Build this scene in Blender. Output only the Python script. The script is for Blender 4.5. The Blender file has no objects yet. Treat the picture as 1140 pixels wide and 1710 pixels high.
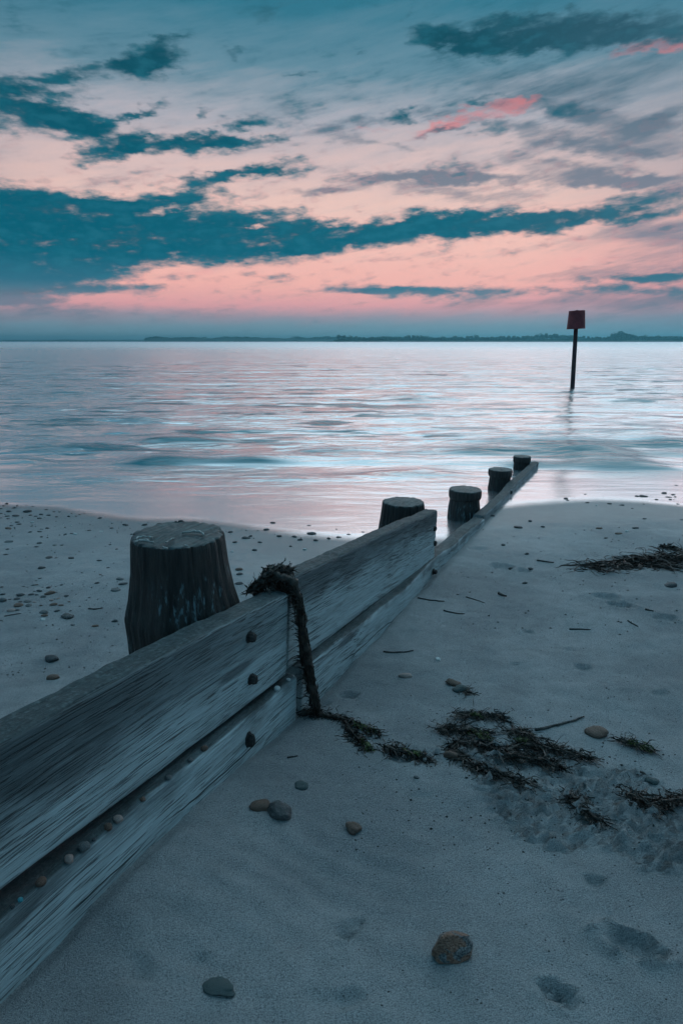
import bpy, bmesh, math, random
import numpy as np
from mathutils import Vector, Matrix

S = bpy.context.scene
C = S.collection
rad = math.radians

# ---------------------------------------------------------------- camera
CAMZ = 1.58                       # eye height above the sea surface (z = 0)
FPX = 1000.0                      # focal length in units of a 1140 x 1710 frame
PITCH = math.atan(285.0 / FPX)    # looking slightly down
cam = bpy.data.cameras.new('camera')
cam.sensor_fit = 'VERTICAL'; cam.sensor_height = 36.0
cam.lens = FPX / 1710.0 * 36.0
cam.clip_start = 0.02; cam.clip_end = 30000
camo = bpy.data.objects.new('camera', cam); C.objects.link(camo)
camo.location = (0, 0, CAMZ); camo.rotation_euler = (math.pi / 2 - PITCH, 0, 0)
S.camera = camo

S.render.engine = 'CYCLES'
S.render.resolution_x = 682; S.render.resolution_y = 1024
S.view_settings.view_transform = 'Standard'; S.view_settings.look = 'None'
S.view_settings.exposure = 0.0; S.view_settings.gamma = 1.0
S.view_settings.use_curve_mapping = False
S.cycles.volume_bounces = 0
S.cycles.use_adaptive_sampling = True; S.cycles.adaptive_threshold = .025; S.cycles.adaptive_min_samples = 16
S.cycles.max_bounces = 4; S.cycles.diffuse_bounces = 2; S.cycles.glossy_bounces = 2; S.cycles.transparent_max_bounces = 6

FILL_AZ, FILL_EL = 24.0, 44.0

# ---------------------------------------------------------------- node helpers
class NT:
    def __init__(s, tree):
        s.t = tree; s.n = tree.nodes; s.l = tree.links
    def new(s, typ, **kw):
        n = s.n.new(typ)
        for k, v in kw.items(): setattr(n, k, v)
        return n
    def put(s, sock, v):
        if hasattr(v, 'is_output') or hasattr(v, 'links') and not isinstance(v, (int, float, tuple, list)): s.l.new(v, sock)
        else: sock.default_value = v
    def m(s, op, a, b=None, c=None, clamp=False):
        n = s.new('ShaderNodeMath', operation=op, use_clamp=clamp)
        for i, v in enumerate((a, b, c)):
            if v is not None: s.put(n.inputs[i], v)
        return n.outputs[0]
    def v(s, op, a, b=None, scale=None):
        n = s.new('ShaderNodeVectorMath', operation=op)
        s.put(n.inputs[0], a)
        if b is not None: s.put(n.inputs[1], b)
        if scale is not None: s.put(n.inputs['Scale'], scale)
        return n.outputs['Value'] if op in ('LENGTH', 'DOT_PRODUCT', 'DISTANCE') else n.outputs[0]
    def noise(s, vec, scale, detail=4, rough=.55, dist=0, out='Fac'):
        n = s.new('ShaderNodeTexNoise')
        if vec is not None: s.l.new(vec, n.inputs['Vector'])
        s.put(n.inputs['Scale'], scale); n.inputs['Detail'].default_value = detail
        n.inputs['Roughness'].default_value = rough; n.inputs['Distortion'].default_value = dist
        return n.outputs[out]
    def vor(s, vec, scale, feature='F1', out='Distance', rnd=1):
        n = s.new('ShaderNodeTexVoronoi', feature=feature)
        if vec is not None: s.l.new(vec, n.inputs['Vector'])
        n.inputs['Scale'].default_value = scale; n.inputs['Randomness'].default_value = rnd
        return n.outputs[out]
    def mr(s, x, a, b, c=0., d=1., smooth=True):
        n = s.new('ShaderNodeMapRange', interpolation_type='SMOOTHSTEP' if smooth else 'LINEAR')
        s.put(n.inputs[0], x)
        for i, v in enumerate((a, b, c, d)): s.put(n.inputs[i + 1], v)
        return n.outputs[0]
    def mix(s, f, a, b, blend='MIX'):
        n = s.new('ShaderNodeMix', data_type='RGBA', blend_type=blend)
        s.put(n.inputs[0], f); s.put(n.inputs[6], a); s.put(n.inputs[7], b)
        return n.outputs[2]
    def ramp(s, f, stops, interp='LINEAR'):
        n = s.new('ShaderNodeValToRGB'); cr = n.color_ramp; cr.interpolation = interp
        while len(cr.elements) < len(stops): cr.elements.new(.5)
        for e, (p, c) in zip(cr.elements, stops):
            e.position = p; e.color = c if len(c) == 4 else (*c, 1)
        s.l.new(f, n.inputs[0]); return n.outputs[0]
    def xyz(s, x, y, z=0.):
        n = s.new('ShaderNodeCombineXYZ')
        for i, v in enumerate((x, y, z)): s.put(n.inputs[i], v)
        return n.outputs[0]
    def sep(s, v):
        n = s.new('ShaderNodeSeparateXYZ'); s.l.new(v, n.inputs[0]); return n.outputs
    def bump(s, h, strength, dist, normal=None):
        n = s.new('ShaderNodeBump'); s.put(n.inputs['Strength'], strength); s.put(n.inputs['Distance'], dist)
        s.l.new(h, n.inputs['Height'])
        if normal is not None: s.l.new(normal, n.inputs['Normal'])
        return n.outputs[0]

def lin(r, g, b):
    f = lambda c: c / 255 / 12.92 if c <= 10 else ((c / 255 + .055) / 1.055) ** 2.4
    return (f(r), f(g), f(b), 1.0)

# ---------------------------------------------------------------- sky
# cloud masses: (azimuth, elevation, half width, half height, tilt) in degrees, strength
DARK = [
    (-26.03, 7.49, 10.69, 4.14, 3.6, 1.20),
    (-14.93, 8.50, 12.34, 2.80, 4.9, 1.10),
    (-6.30, 8.51, 7.92, 2.20, 6.3, 1.00),
    (-17.65, 10.39, 7.81, 1.54, 8.6, 0.90),
    (-11.97, 12.07, 3.26, 0.95, 14.5, 0.70),
    (-27.66, 4.78, 7.79, 2.00, 2.5, 1.00),
    (-0.53, 8.94, 7.38, 1.36, 4.5, 0.95),
    (6.79, 9.53, 7.79, 1.29, 0.6, 0.95),
    (13.37, 9.61, 7.97, 1.07, -0.5, 0.95),
    (19.60, 9.49, 5.94, 0.80, -0.5, 0.90),
    (25.31, 9.78, 4.00, 0.78, 3.4, 0.75),
    (23.06, 10.66, 4.11, 0.64, 5.3, 0.65),
    (-6.12, 13.83, 4.12, 0.81, 8.0, 0.95),
    (-10.66, 13.16, 4.34, 0.47, 9.1, 0.60),
    (-24.85, 16.24, 6.42, 1.60, -4.1, 1.10),
    (-21.12, 15.91, 3.61, 1.02, -8.0, 0.90),
    (-18.85, 14.48, 3.85, 0.86, 19.7, 1.00),
    (-16.94, 15.35, 1.54, 0.78, 12.7, 0.80),
    (-13.44, 15.23, 4.69, 0.77, 3.3, 1.00),
    (-9.04, 15.70, 4.29, 0.59, 3.9, 0.80),
    (-5.29, 16.20, 2.44, 0.36, 1.3, 0.45),
    (-15.10, 20.30, 3.66, 1.31, 16.2, 1.05),
    (-20.32, 18.95, 4.87, 0.54, 14.2, 0.55),
    (-24.95, 18.29, 4.54, 0.54, 11.9, 0.70),
    (-16.77, 17.16, 3.07, 0.37, 15.2, 0.85),
    (-11.60, 17.49, 1.04, 0.39, 27.0, 0.70),
    (-8.48, 16.90, 2.93, 0.44, 2.2, 0.75),
    (-8.64, 21.36, 1.14, 0.28, 2.8, 0.55),
    (-3.45, 20.26, 1.59, 0.29, 7.0, 0.60),
    (-6.23, 23.83, 2.32, 0.90, 2.1, 0.45),
    (1.22, 21.40, 1.04, 0.25, 10.7, 0.45),
    (13.82, 21.92, 8.45, 1.27, -6.5, 1.15),
    (8.22, 21.95, 3.36, 1.01, -6.7, 0.95),
    (20.87, 21.30, 7.80, 0.99, -7.5, 1.00),
    (5.76, 23.85, 1.43, 0.42, 16.3, 0.55),
    (3.35, 24.42, 1.53, 0.30, 5.6, 0.40),
    (5.25, 17.37, 1.61, 0.40, -1.6, 0.80),
    (11.78, 18.33, 2.49, 0.36, 6.1, 0.55),
    (17.43, 17.33, 1.96, 0.60, -5.2, 0.70),
    (8.50, 16.54, 4.77, 0.27, -0.8, 0.50),
    (11.45, 16.12, 2.60, 0.45, -0.7, 0.50),
    (2.15, 4.49, 4.06, 0.50, -0.2, 0.80),
    (12.22, 4.15, 14.41, 0.55, -0.9, 0.75),
    (24.64, 4.86, 7.07, 0.46, 0.8, 0.75),
    (-20.14, 4.18, 4.13, 0.48, 1.5, 0.60),
    (-27.45, 3.23, 3.25, 0.51, 1.6, 0.60),
    (-7.46, 5.55, 3.42, 0.33, 0.7, 0.50),
    (-24.04, 2.39, 14.80, 0.74, 1.0, 0.50),
    (-12.66, 5.27, 3.32, 0.43, 1.1, 0.50),
    (-26.12, 10.00, 6.71, 1.27, 1.8, 0.90),
    (-15.30, 20.64, 2.81, 1.02, 19.9, 0.50),
    (-18.92, 19.92, 2.75, 0.40, 17.5, 0.45),
    (-13.37, 21.85, 2.11, 0.40, 11.9, 0.40),
    (-23.49, 8.90, 1.21, 0.63, -6.3, -0.90),
    (-18.82, 8.02, 0.57, 0.23, 2.6, -0.60),
    (-14.51, 10.77, 1.98, 0.44, 7.1, -0.70),
    (-6.78, 9.71, 0.72, 0.28, 1.0, -0.70),
    (-0.52, 9.73, 1.31, 0.32, 0.0, -0.50),
    (-12.63, 5.75, 4.62, 0.57, 4.1, -0.50),
    (-23.85, 17.56, 6.24, 0.44, 4.6, 0.60),
    (-16.73, 4.45, 2.98, 0.29, 1.3, 0.50),
    (15.53, 22.84, 7.17, 0.47, -5.8, 0.50),
    (-0.53, 8.32, 6.33, 0.76, 5.4, 0.40),
    (26.79, 4.95, 3.36, 0.32, 0.6, 0.50),
    (26.06, 3.95, 5.18, 0.37, -2.0, 0.60),
    (6.44, 4.32, 5.31, 0.40, -0.5, 0.30),
]
WISP = [
    (7.66, 13.23, 8.56, 0.69, -1.8, 0.80),
    (21.51, 12.65, 8.98, 0.89, -8.5, 0.85),
    (16.23, 15.57, 10.42, 0.78, -11.1, 0.70),
    (26.03, 10.62, 4.04, 0.51, 2.8, 0.80),
    (21.08, 16.22, 8.55, 0.96, -14.3, 0.65),
    (-1.55, 12.23, 3.62, 0.53, 2.8, 0.75),
    (10.74, 11.81, 6.98, 0.70, -2.3, 0.65),
    (25.68, 16.06, 3.32, 0.90, 12.0, 0.70),
    (3.54, 15.66, 5.56, 0.41, -5.2, 0.50),
    (21.17, 18.96, 9.88, 1.44, -6.9, 0.55),
    (26.97, 6.78, 8.37, 2.18, -3.5, 0.45),
    (21.89, 5.24, 6.84, 0.65, -0.1, 0.50),
    (4.77, 7.09, 3.15, 0.39, 3.9, 0.30),
    (15.07, 12.69, 15.82, 0.59, -4.3, 0.60),
    (23.44, 14.45, 6.51, 1.15, -10.5, 0.60),
    (18.10, 10.58, 9.24, 0.44, 1.2, 0.50),
    (15.96, 18.40, 9.29, 1.47, -9.0, 0.35),
    (25.71, 3.28, 8.72, 1.38, -1.6, 0.60),
    (14.85, 3.02, 10.09, 0.89, -0.8, 0.40),
    (-23.16, 2.17, 12.05, 0.95, 0.9, 0.50),
    (25.89, 8.56, 5.07, 1.28, -4.1, 0.50),
    (-0.51, 16.30, 4.04, 0.57, -2.4, 0.45),
    (2.51, 17.10, 4.01, 0.32, -0.8, 0.40),
]
PINK = [
    (10.18, 17.18, 5.90, 0.69, 6.9, 1.00),
    (14.87, 17.81, 1.81, 0.56, 3.8, 0.90),
    (23.87, 20.29, 4.63, 0.60, -5.1, 1.05),
    (6.02, 16.71, 6.44, 0.28, 0.6, 0.60),
    (24.69, 4.45, 6.17, 0.32, -2.1, 0.85),
    (24.29, 7.72, 8.29, 0.44, -3.5, 0.70),
    (-12.81, 2.85, 4.15, 0.30, 0.6, 0.70),
    (-17.68, 4.81, 8.34, 0.48, 1.5, 0.60),
    (-0.53, 6.63, 6.39, 0.49, 4.6, 0.35),
    (-12.63, 5.75, 5.14, 0.43, 5.0, 0.60),
    (19.44, 6.49, 2.74, 0.29, 9.7, 0.60),
    (16.30, 3.64, 5.45, 0.29, -1.1, 0.55),
    (4.33, 3.02, 5.93, 0.36, -0.3, 0.60),
    (-27.43, 3.36, 2.58, 0.27, 1.7, 0.60),
    (21.74, 6.62, 6.78, 0.41, 0.3, 0.50),
]
def cloud_group(name, blobs):
    g = bpy.data.node_groups.new(name, 'ShaderNodeTree')
    g.interface.new_socket('P', in_out='INPUT', socket_type='NodeSocketVector')
    g.interface.new_socket('D', in_out='OUTPUT', socket_type='NodeSocketFloat')
    t = NT(g); gi = t.new('NodeGroupInput'); go = t.new('NodeGroupOutput')
    acc = None
    tilts = (-13, -4, 0, 4, 9, 16, 27); rot = {}
    px_, py_, _ = t.sep(gi.outputs[0])
    for a in tilts:                    # the field turned to a few fixed tilts
        c_, s_ = math.cos(rad(a)), math.sin(rad(a))
        rot[a] = gi.outputs[0] if a == 0 else t.xyz(t.m('MULTIPLY_ADD', py_, s_, t.m('MULTIPLY', px_, c_)), t.m('MULTIPLY_ADD', px_, -s_, t.m('MULTIPLY', py_, c_)))
    for az, el, rx, ry, tilt, st in blobs:
        a = min(tilts, key=lambda q: abs(q - tilt)); c_, s_ = math.cos(rad(a)), math.sin(rad(a))
        cx, cy = az * c_ + el * s_, -az * s_ + el * c_
        off = t.new('ShaderNodeVectorMath', operation='MULTIPLY_ADD')       # chained so that the shader needs little stack
        t.l.new(rot[a], off.inputs[0]); off.inputs[1].default_value = (1 / rx, 1 / ry, 0)
        if acc is None: off.inputs[2].default_value = (-cx / rx, -cy / ry, 0)
        else: t.l.new(t.xyz(-cx / rx, -cy / ry, t.m('MULTIPLY', acc, 1e-5)), off.inputs[2])
        d = t.m('MULTIPLY_ADD', t.v('LENGTH', off.outputs[0]), -1.1, 1.3, clamp=True)
        acc = t.m('MULTIPLY', d, st) if acc is None else t.m('MULTIPLY_ADD', d, st, acc)
    t.l.new(t.m('MINIMUM', acc, 1.25), go.inputs[0])
    return g

w = bpy.data.worlds.new('World'); S.world = w; w.use_nodes = True
t = NT(w.node_tree); t.n.clear()
gen = t.new('ShaderNodeTexCoord').outputs['Generated']
gen = t.v('NORMALIZE', gen)
gx, gy, gz = t.sep(gen)
az = t.m('MULTIPLY', t.m('ARCTAN2', gx, gy), 57.29578)
el = t.m('MULTIPLY', t.m('ARCSINE', gz), 57.29578)
el = t.m('MAXIMUM', el, 0.)
P0v = t.xyz(az, el)
absaz = t.m('ABSOLUTE', az)
nv = t.v('MULTIPLY', gen, (11, 11, 30))
warpc = t.noise(nv, 1.0, 3, .55, 0, 'Color')
warp = t.v('MULTIPLY', t.v('SUBTRACT', warpc, (.5, .5, .5)), (4.6, 2.0, 0))
warpf = t.noise(nv, 3.4, 3, .6, 0, 'Color')
warp = t.v('ADD', warp, t.v('MULTIPLY', t.v('SUBTRACT', warpf, (.5, .5, .5)), (2.8, 1.3, 0)))
P = t.v('ADD', P0v, t.v('SCALE', warp, scale=t.mr(el, 3, 13, .35, 1.0)))
fbm = t.noise(t.v('MULTIPLY', gen, (30, 30, 80)), 1.0, 7, .57)
stv = t.xyz(t.m('MULTIPLY', gx, 8.), t.m('MULTIPLY', gy, 8.), t.m('ADD', t.m('MULTIPLY', gz, 52.), t.m('MULTIPLY', gx, -9.)))
fbm2 = t.noise(stv, 1.0, 5, .62)
big = t.noise(t.v('MULTIPLY', gen, (3.2, 3.2, 7)), 1.0, 3, .55)
# clear sky: a sunset side and the side away from it
e30 = t.m('DIVIDE', el, 60., clamp=True)
k = lambda e: e / 60.
veil = t.m('ADD', el, t.m('MULTIPLY', t.m('SUBTRACT', fbm2, .5), t.mr(el, 1, 12, 1.0, 5.0)))
veil = t.m('DIVIDE', t.m('MAXIMUM', veil, 0.), 60., clamp=True)
sunset = t.ramp(veil, [
    (k(0), lin(112, 154, 172)), (k(1.3), lin(122, 152, 168)), (k(2.1), lin(162, 152, 166)), (k(3.1), lin(230, 164, 168)),
    (k(4.8), lin(250, 184, 174)), (k(8), lin(248, 196, 184)), (k(11), lin(236, 198, 188)), (k(14), lin(216, 190, 188)), (k(17), lin(172, 172, 182)),
    (k(20.5), lin(100, 138, 156)), (k(24.5), lin(48, 116, 138)), (k(32), lin(54, 124, 148)), (k(60), lin(78, 138, 168))])
away = t.ramp(veil, [
    (k(0), lin(94, 130, 150)), (k(6), lin(112, 138, 156)), (k(14), lin(100, 134, 154)), (k(26), lin(66, 128, 152)), (k(60), lin(78, 138, 168))])
dusk = t.ramp(veil, [   # duller to the sides
    (k(0), lin(100, 142, 162)), (k(1.9), lin(112, 134, 154)), (k(3.6), lin(214, 144, 152)), (k(7), lin(212, 156, 158)), (k(10), lin(176, 156, 164)), (k(14), lin(136, 146, 160)), (k(20), lin(64, 114, 134)), (k(60), lin(78, 138, 168))])
sunset = t.mix(t.m('MULTIPLY', t.mr(t.m('ABSOLUTE', t.m('ADD', az, 3.)), 16, 36), .7), sunset, dusk)
base = t.mix(t.mr(absaz, 26, 95), sunset, away)
def dens(blobs, name, vec):
    if not blobs: return None
    g = cloud_group(name, blobs); n = t.new('ShaderNodeGroup'); n.node_tree = g; t.l.new(vec, n.inputs[0]); return n.outputs[0]
outside = t.m('MAXIMUM', t.mr(absaz, 34, 62), t.mr(el, 27, 44))
gener = t.m('MULTIPLY', outside, t.mr(big, .50, .72, 0, .85))
fbm_a = t.m('MULTIPLY', t.m('SUBTRACT', fbm2, .5), 1.9)
fbm_b = t.m('SUBTRACT', fbm, .5)
fd = t.m('ADD', t.m('MULTIPLY', fbm_b, 2.0), t.m('MULTIPLY', t.m('SUBTRACT', fbm2, .5), 1.5))
wcol = t.mix(t.mr(el, 8, 22), lin(112, 122, 140), lin(62, 100, 118))
dramp = t.ramp(e30, [(k(0), lin(84, 122, 146)), (k(3.5), lin(62, 118, 142)), (k(7), lin(0, 94, 116)), (k(14), lin(4, 86, 106)), (k(22), lin(14, 70, 86)), (k(60), lin(40, 92, 116))])
def clouds(Wd, Pd, Dd):
    # grey high wisps
    wd = t.m('ADD', t.m('MULTIPLY', outside, .22), fbm_a)
    if Wd is not None: wd = t.m('ADD', wd, Wd)
    col = t.mix(t.m('MULTIPLY', t.mr(wd, .0, 1.05), .88), base, wcol)
    # pink lit cloud
    if Pd is not None:
        pd = t.m('ADD', t.m('MULTIPLY_ADD', fbm_b, 3.0, Pd), fbm_a)
        col = t.mix(t.m('MULTIPLY', t.m('MULTIPLY', t.mr(pd, .3, 1.7), .75), t.mr(Pd, .02, .35)), col, t.mix(t.mr(el, 5, 14), lin(248, 170, 168), lin(222, 126, 128)))
    # dark clouds with sunlit rims
    dd = t.m('ADD', gener, fd)
    if Dd is not None:
        dd = t.m('ADD', dd, Dd)
        rim = t.m('MULTIPLY', t.mr(dd, .1, .25), t.m('SUBTRACT', 1.0, t.mr(dd, .25, .5)))
        rim = t.m('MULTIPLY', rim, t.m('MULTIPLY', t.m('MULTIPLY', t.mr(el, 20, 9), t.mr(el, 3.2, 5)), t.mr(absaz, 34, 22)))
        col = t.mix(t.m('MULTIPLY', rim, .16), col, lin(250, 160, 156))
    dcol = t.mix(t.mr(dd, .55, 1.2), t.mix(.25, dramp, lin(80, 128, 146)), dramp)
    dcol = t.mix(t.m('MULTIPLY', t.mr(fbm, .44, .68), .28), dcol, lin(48, 126, 146))
    dcol = t.mix(t.m('MULTIPLY', t.mr(fbm2, .45, .30), .3), dcol, lin(6, 66, 86))
    dcol = t.mix(t.m('MULTIPLY', t.mr(az, 8, 24), .35), dcol, lin(70, 100, 118))
    da = t.m('ADD', t.m('MULTIPLY', t.mr(dd, .08, 1.0), .75), t.m('MULTIPLY', t.mr(dd, -.15, 1.2), .25))
    col = t.mix(t.m('MULTIPLY', da, t.mr(el, 1.0, 5, .5, 1.0)), col, dcol)
    b = t.new('ShaderNodeBackground'); t.l.new(col, b.inputs[0]); b.inputs[1].default_value = 1.0
    return b.outputs[0]
def near(blobs, a0, a1, e0, e1):        # only the masses that reach into this part of the sky
    out = []
    for az_, el_, rx, ry, tl, st in blobs:
        c_, s_ = abs(math.cos(rad(tl))), abs(math.sin(rad(tl))); wx = 1.2 * (rx * c_ + ry * s_) + 2.8; wy = 1.2 * (rx * s_ + ry * c_) + 1.4
        if az_ + wx > a0 and az_ - wx < a1 and el_ + wy > e0 and el_ - wy < e1: out.append((az_, el_, rx, ry, tl, st))
    return out
def pick(val, cut, lo, hi):
    m_ = t.new('ShaderNodeMixShader'); t.l.new(t.m('GREATER_THAN', val, cut), m_.inputs[0]); t.l.new(lo, m_.inputs[1]); t.l.new(hi, m_.inputs[2]); return m_.outputs[0]
def part(a0, a1, e0, e1):
    return clouds(*[dens(near(L, a0, a1, e0, e1), nm, P) for L, nm in ((WISP, 'wisps'), (PINK, 'pink_clouds'), (DARK, 'dark_clouds'))])
def column(a0, a1):
    return pick(el, 6.5, part(a0, a1, -5, 6.5), pick(el, 12.5, part(a0, a1, 6.5, 12.5), part(a0, a1, 12.5, 40)))
rich = pick(az, -10., column(-60, -10), pick(az, 8., column(-10, 8), column(8, 60)))
plain = clouds(None, None, None)          # away from the placed masses the same sky goes on
mxs = t.new('ShaderNodeMixShader')
t.l.new(t.m('MAXIMUM', t.m('GREATER_THAN', absaz, 46.), t.m('GREATER_THAN', el, 31.)), mxs.inputs[0]); t.l.new(rich, mxs.inputs[1]); t.l.new(plain, mxs.inputs[2])
sky = t.new('ShaderNodeTexSky', sky_type='NISHITA'); sky.sun_disc = False
sky.sun_elevation = rad(FILL_EL); sky.sun_rotation = rad(FILL_AZ)
sky.air_density = 1.0; sky.dust_density = 1.0; sky.ozone_density = 2.0
b1 = t.new('ShaderNodeBackground'); t.l.new(sky.outputs[0], b1.inputs[0]); b1.inputs[1].default_value = 0.0003
ad = t.new('ShaderNodeAddShader'); t.l.new(b1.outputs[0], ad.inputs[0]); t.l.new(mxs.outputs[0], ad.inputs[1])
t.l.new(ad.outputs[0], t.new('ShaderNodeOutputWorld').inputs[0])
w.cycles.sampling_method = 'MANUAL'; w.cycles.sample_map_resolution = 256

sun = bpy.data.lights.new('sun', 'SUN'); sun.energy = 0.86; sun.angle = rad(76); sun.color = (.69, .91, 1.0)  # broad lamp added high up in place of dusk skylight, not the low sun
skylight_fill_o = bpy.data.objects.new('sun', sun); C.objects.link(skylight_fill_o)
sd = Vector((math.sin(rad(FILL_AZ)) * math.cos(rad(FILL_EL)), math.cos(rad(FILL_AZ)) * math.cos(rad(FILL_EL)), math.sin(rad(FILL_EL))))
skylight_fill_o.rotation_euler = (-sd).to_track_quat('-Z', 'Y').to_euler(); skylight_fill_o.location = sd * 40

# ---------------------------------------------------------------- numeric noise
def _hash(ix, iy, seed):
    h = (ix.astype(np.int64) * 374761393 + iy.astype(np.int64) * 668265263 + seed * 1442695041) & 0x7fffffff
    h = ((h ^ (h >> 13)) * 1274126177) & 0x7fffffff
    return ((h ^ (h >> 16)) & 0xffff) / 65535.0
def vnoise(x, y, seed=0):
    x = np.asarray(x, float); y = np.asarray(y, float)
    ix = np.floor(x); iy = np.floor(y); fx = x - ix; fy = y - iy
    fx = fx * fx * fx * (fx * (fx * 6 - 15) + 10); fy = fy * fy * fy * (fy * (fy * 6 - 15) + 10)
    a = _hash(ix, iy, seed); b = _hash(ix + 1, iy, seed); c = _hash(ix, iy + 1, seed); d = _hash(ix + 1, iy + 1, seed)
    return (a + (b - a) * fx) * (1 - fy) + (c + (d - c) * fx) * fy - .5
def fbm_np(x, y, oct=4, seed=0, gain=.5):
    r = 0; a = 1.
    for i in range(oct):
        r = r + a * vnoise(x * 2 ** i + 17.3 * i, y * 2 ** i - 9.1 * i, seed + i); a *= gain
    return r
def sstep(a, b, x):
    q = np.clip((x - a) / (b - a), 0, 1); return q * q * (3 - 2 * q)

# ---------------------------------------------------------------- the ground's shape
GP = np.array([-0.11317, 1.97503]); GA = np.array([.42812, .90372]); GN = np.array([.90372, -.42812])   # foot of the groyne face, its run, its seaward-right normal
def gro(x, y):
    dx = x - GP[0]; dy = y - GP[1]
    return dx * GA[0] + dy * GA[1], dx * GN[0] + dy * GN[1]
CF, SF = math.cos(PITCH), math.sin(PITCH)
def ray(px, py):
    cx, cy = px - 570., 855. - py
    return np.array([cx, FPX * CF + cy * SF, -FPX * SF + cy * CF]) / FPX
def smooth_h(x, y):
    s, d = gro(x, y)
    yy = np.where(y < 0, y * .6, y)
    h = .415 - .054 * yy
    left = sstep(-.01, -.07, d)
    h = h - left * (.035 + .012 * sstep(3, 6, y))
    h = h + .018 * fbm_np(x * .7, y * .9, 2, 5) * sstep(.1, .6, np.abs(d))
    right = 1 - left
    near = np.exp(-(np.maximum(d, 0) / .34) ** 2)
    h = h + right * near * np.interp(s, [-4, -1.27, -.88, -.5, -.14, .04, .5, .95, 1.55, 2.3, 3.2], [.05, .042, .048, .022, -.018, -.022, -.004, .004, .016, -.003, 0])
    h = h - right * .016 * np.exp(-(np.maximum(d - .026, 0) / .016) ** 2) * sstep(2.4, 1.6, s) * np.clip(.75 + 1.2 * vnoise(s * 6, s * 0, 17), .2, 1.3)
    return h
def plane_at(px, py):
    r = ray(px, py); p = None; h = .3
    for i in range(14):
        q = (h - CAMZ) / r[2]; p = r * q; h = float(smooth_h(np.array([p[0]]), np.array([p[1]]))[0])
    return p[0], p[1], h
EL = np.array([plane_at(*q)[:2] for q in [(-400, 835), (-200, 838), (0, 849), (75, 853), (150, 865), (230, 874), (300, 872), (380, 880), (430, 889), (500, 898), (600, 906)]])
ER = np.array([plane_at(*q)[:2] for q in [(836, 852), (870, 847), (930, 842), (1000, 839), (1080, 842), (1140, 848), (1300, 862), (1500, 860)]])
def edge_y(x, y):
    s, d = gro(x, y)
    return np.where(d < -.04, np.interp(x, EL[:, 0], EL[:, 1]), np.interp(x, ER[:, 0], ER[:, 1])) + .05 * vnoise(x * 2.2, x * 0, 3) + .02 * vnoise(x * 9, x * 0, 4)
# marks in the sand: (px, py, half width m, half length m, depth m, turn deg, rim)
MARKS = [(1056, 1577, .058, .026, .016, -24, 1), (918, 1650, .026, .02, .014, 0, .6), (944, 1667, .026, .02, .012, 0, .6), (586, 1548, .035, .022, .008, 30, .8), (570, 1560, .02, .014, .007, 0, .5),
    (583, 1668, .03, .02, .007, 10, .4), (990, 1473, .026, .018, .010, 0, .4), (838, 946, .075, .06, .014, 0, .8), (874, 953, .05, .04, .012, 0, .8), (1012, 998, .075, .05, .014, -15, .8), (1036, 1011, .07, .045, .014, -10, .8),
    (1112, 1033, .06, .045, .012, 0, .8), (970, 1116, .04, .03, .010, 0, .3), (583, 1160, .035, .025, .012, 0, .4), (800, 916, .09, .05, .008, -10, .3), (700, 1330, .03, .02, .004, 0, .3),
    (860, 1112, .02, .016, .008, 0, .5), (880, 1055, .03, .02, .010, 0, .7), (540, 1176, .03, .02, .010, 20, .5), (230, 1615, .03, .03, .006, 0, .3), (330, 1600, .018, .014, .006, 0, .2), (1100, 1160, .03, .02, .006, 0, .4), (950, 1085, .025, .02, .006, 0, .4)]
MK = [(*plane_at(m[0], m[1])[:2], *m[2:]) for m in MARKS]
CH = [(*plane_at(px, py)[:2], rx, ry) for px, py, rx, ry in [(960, 1350, .22, .11), (1060, 1390, .2, .10), (850, 1320, .13, .08), (1000, 1300, .2, .08), (1130, 1420, .16, .08), (930, 1395, .13, .06), (830, 1260, .13, .1), (690, 1262, .1, .04)]]
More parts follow.
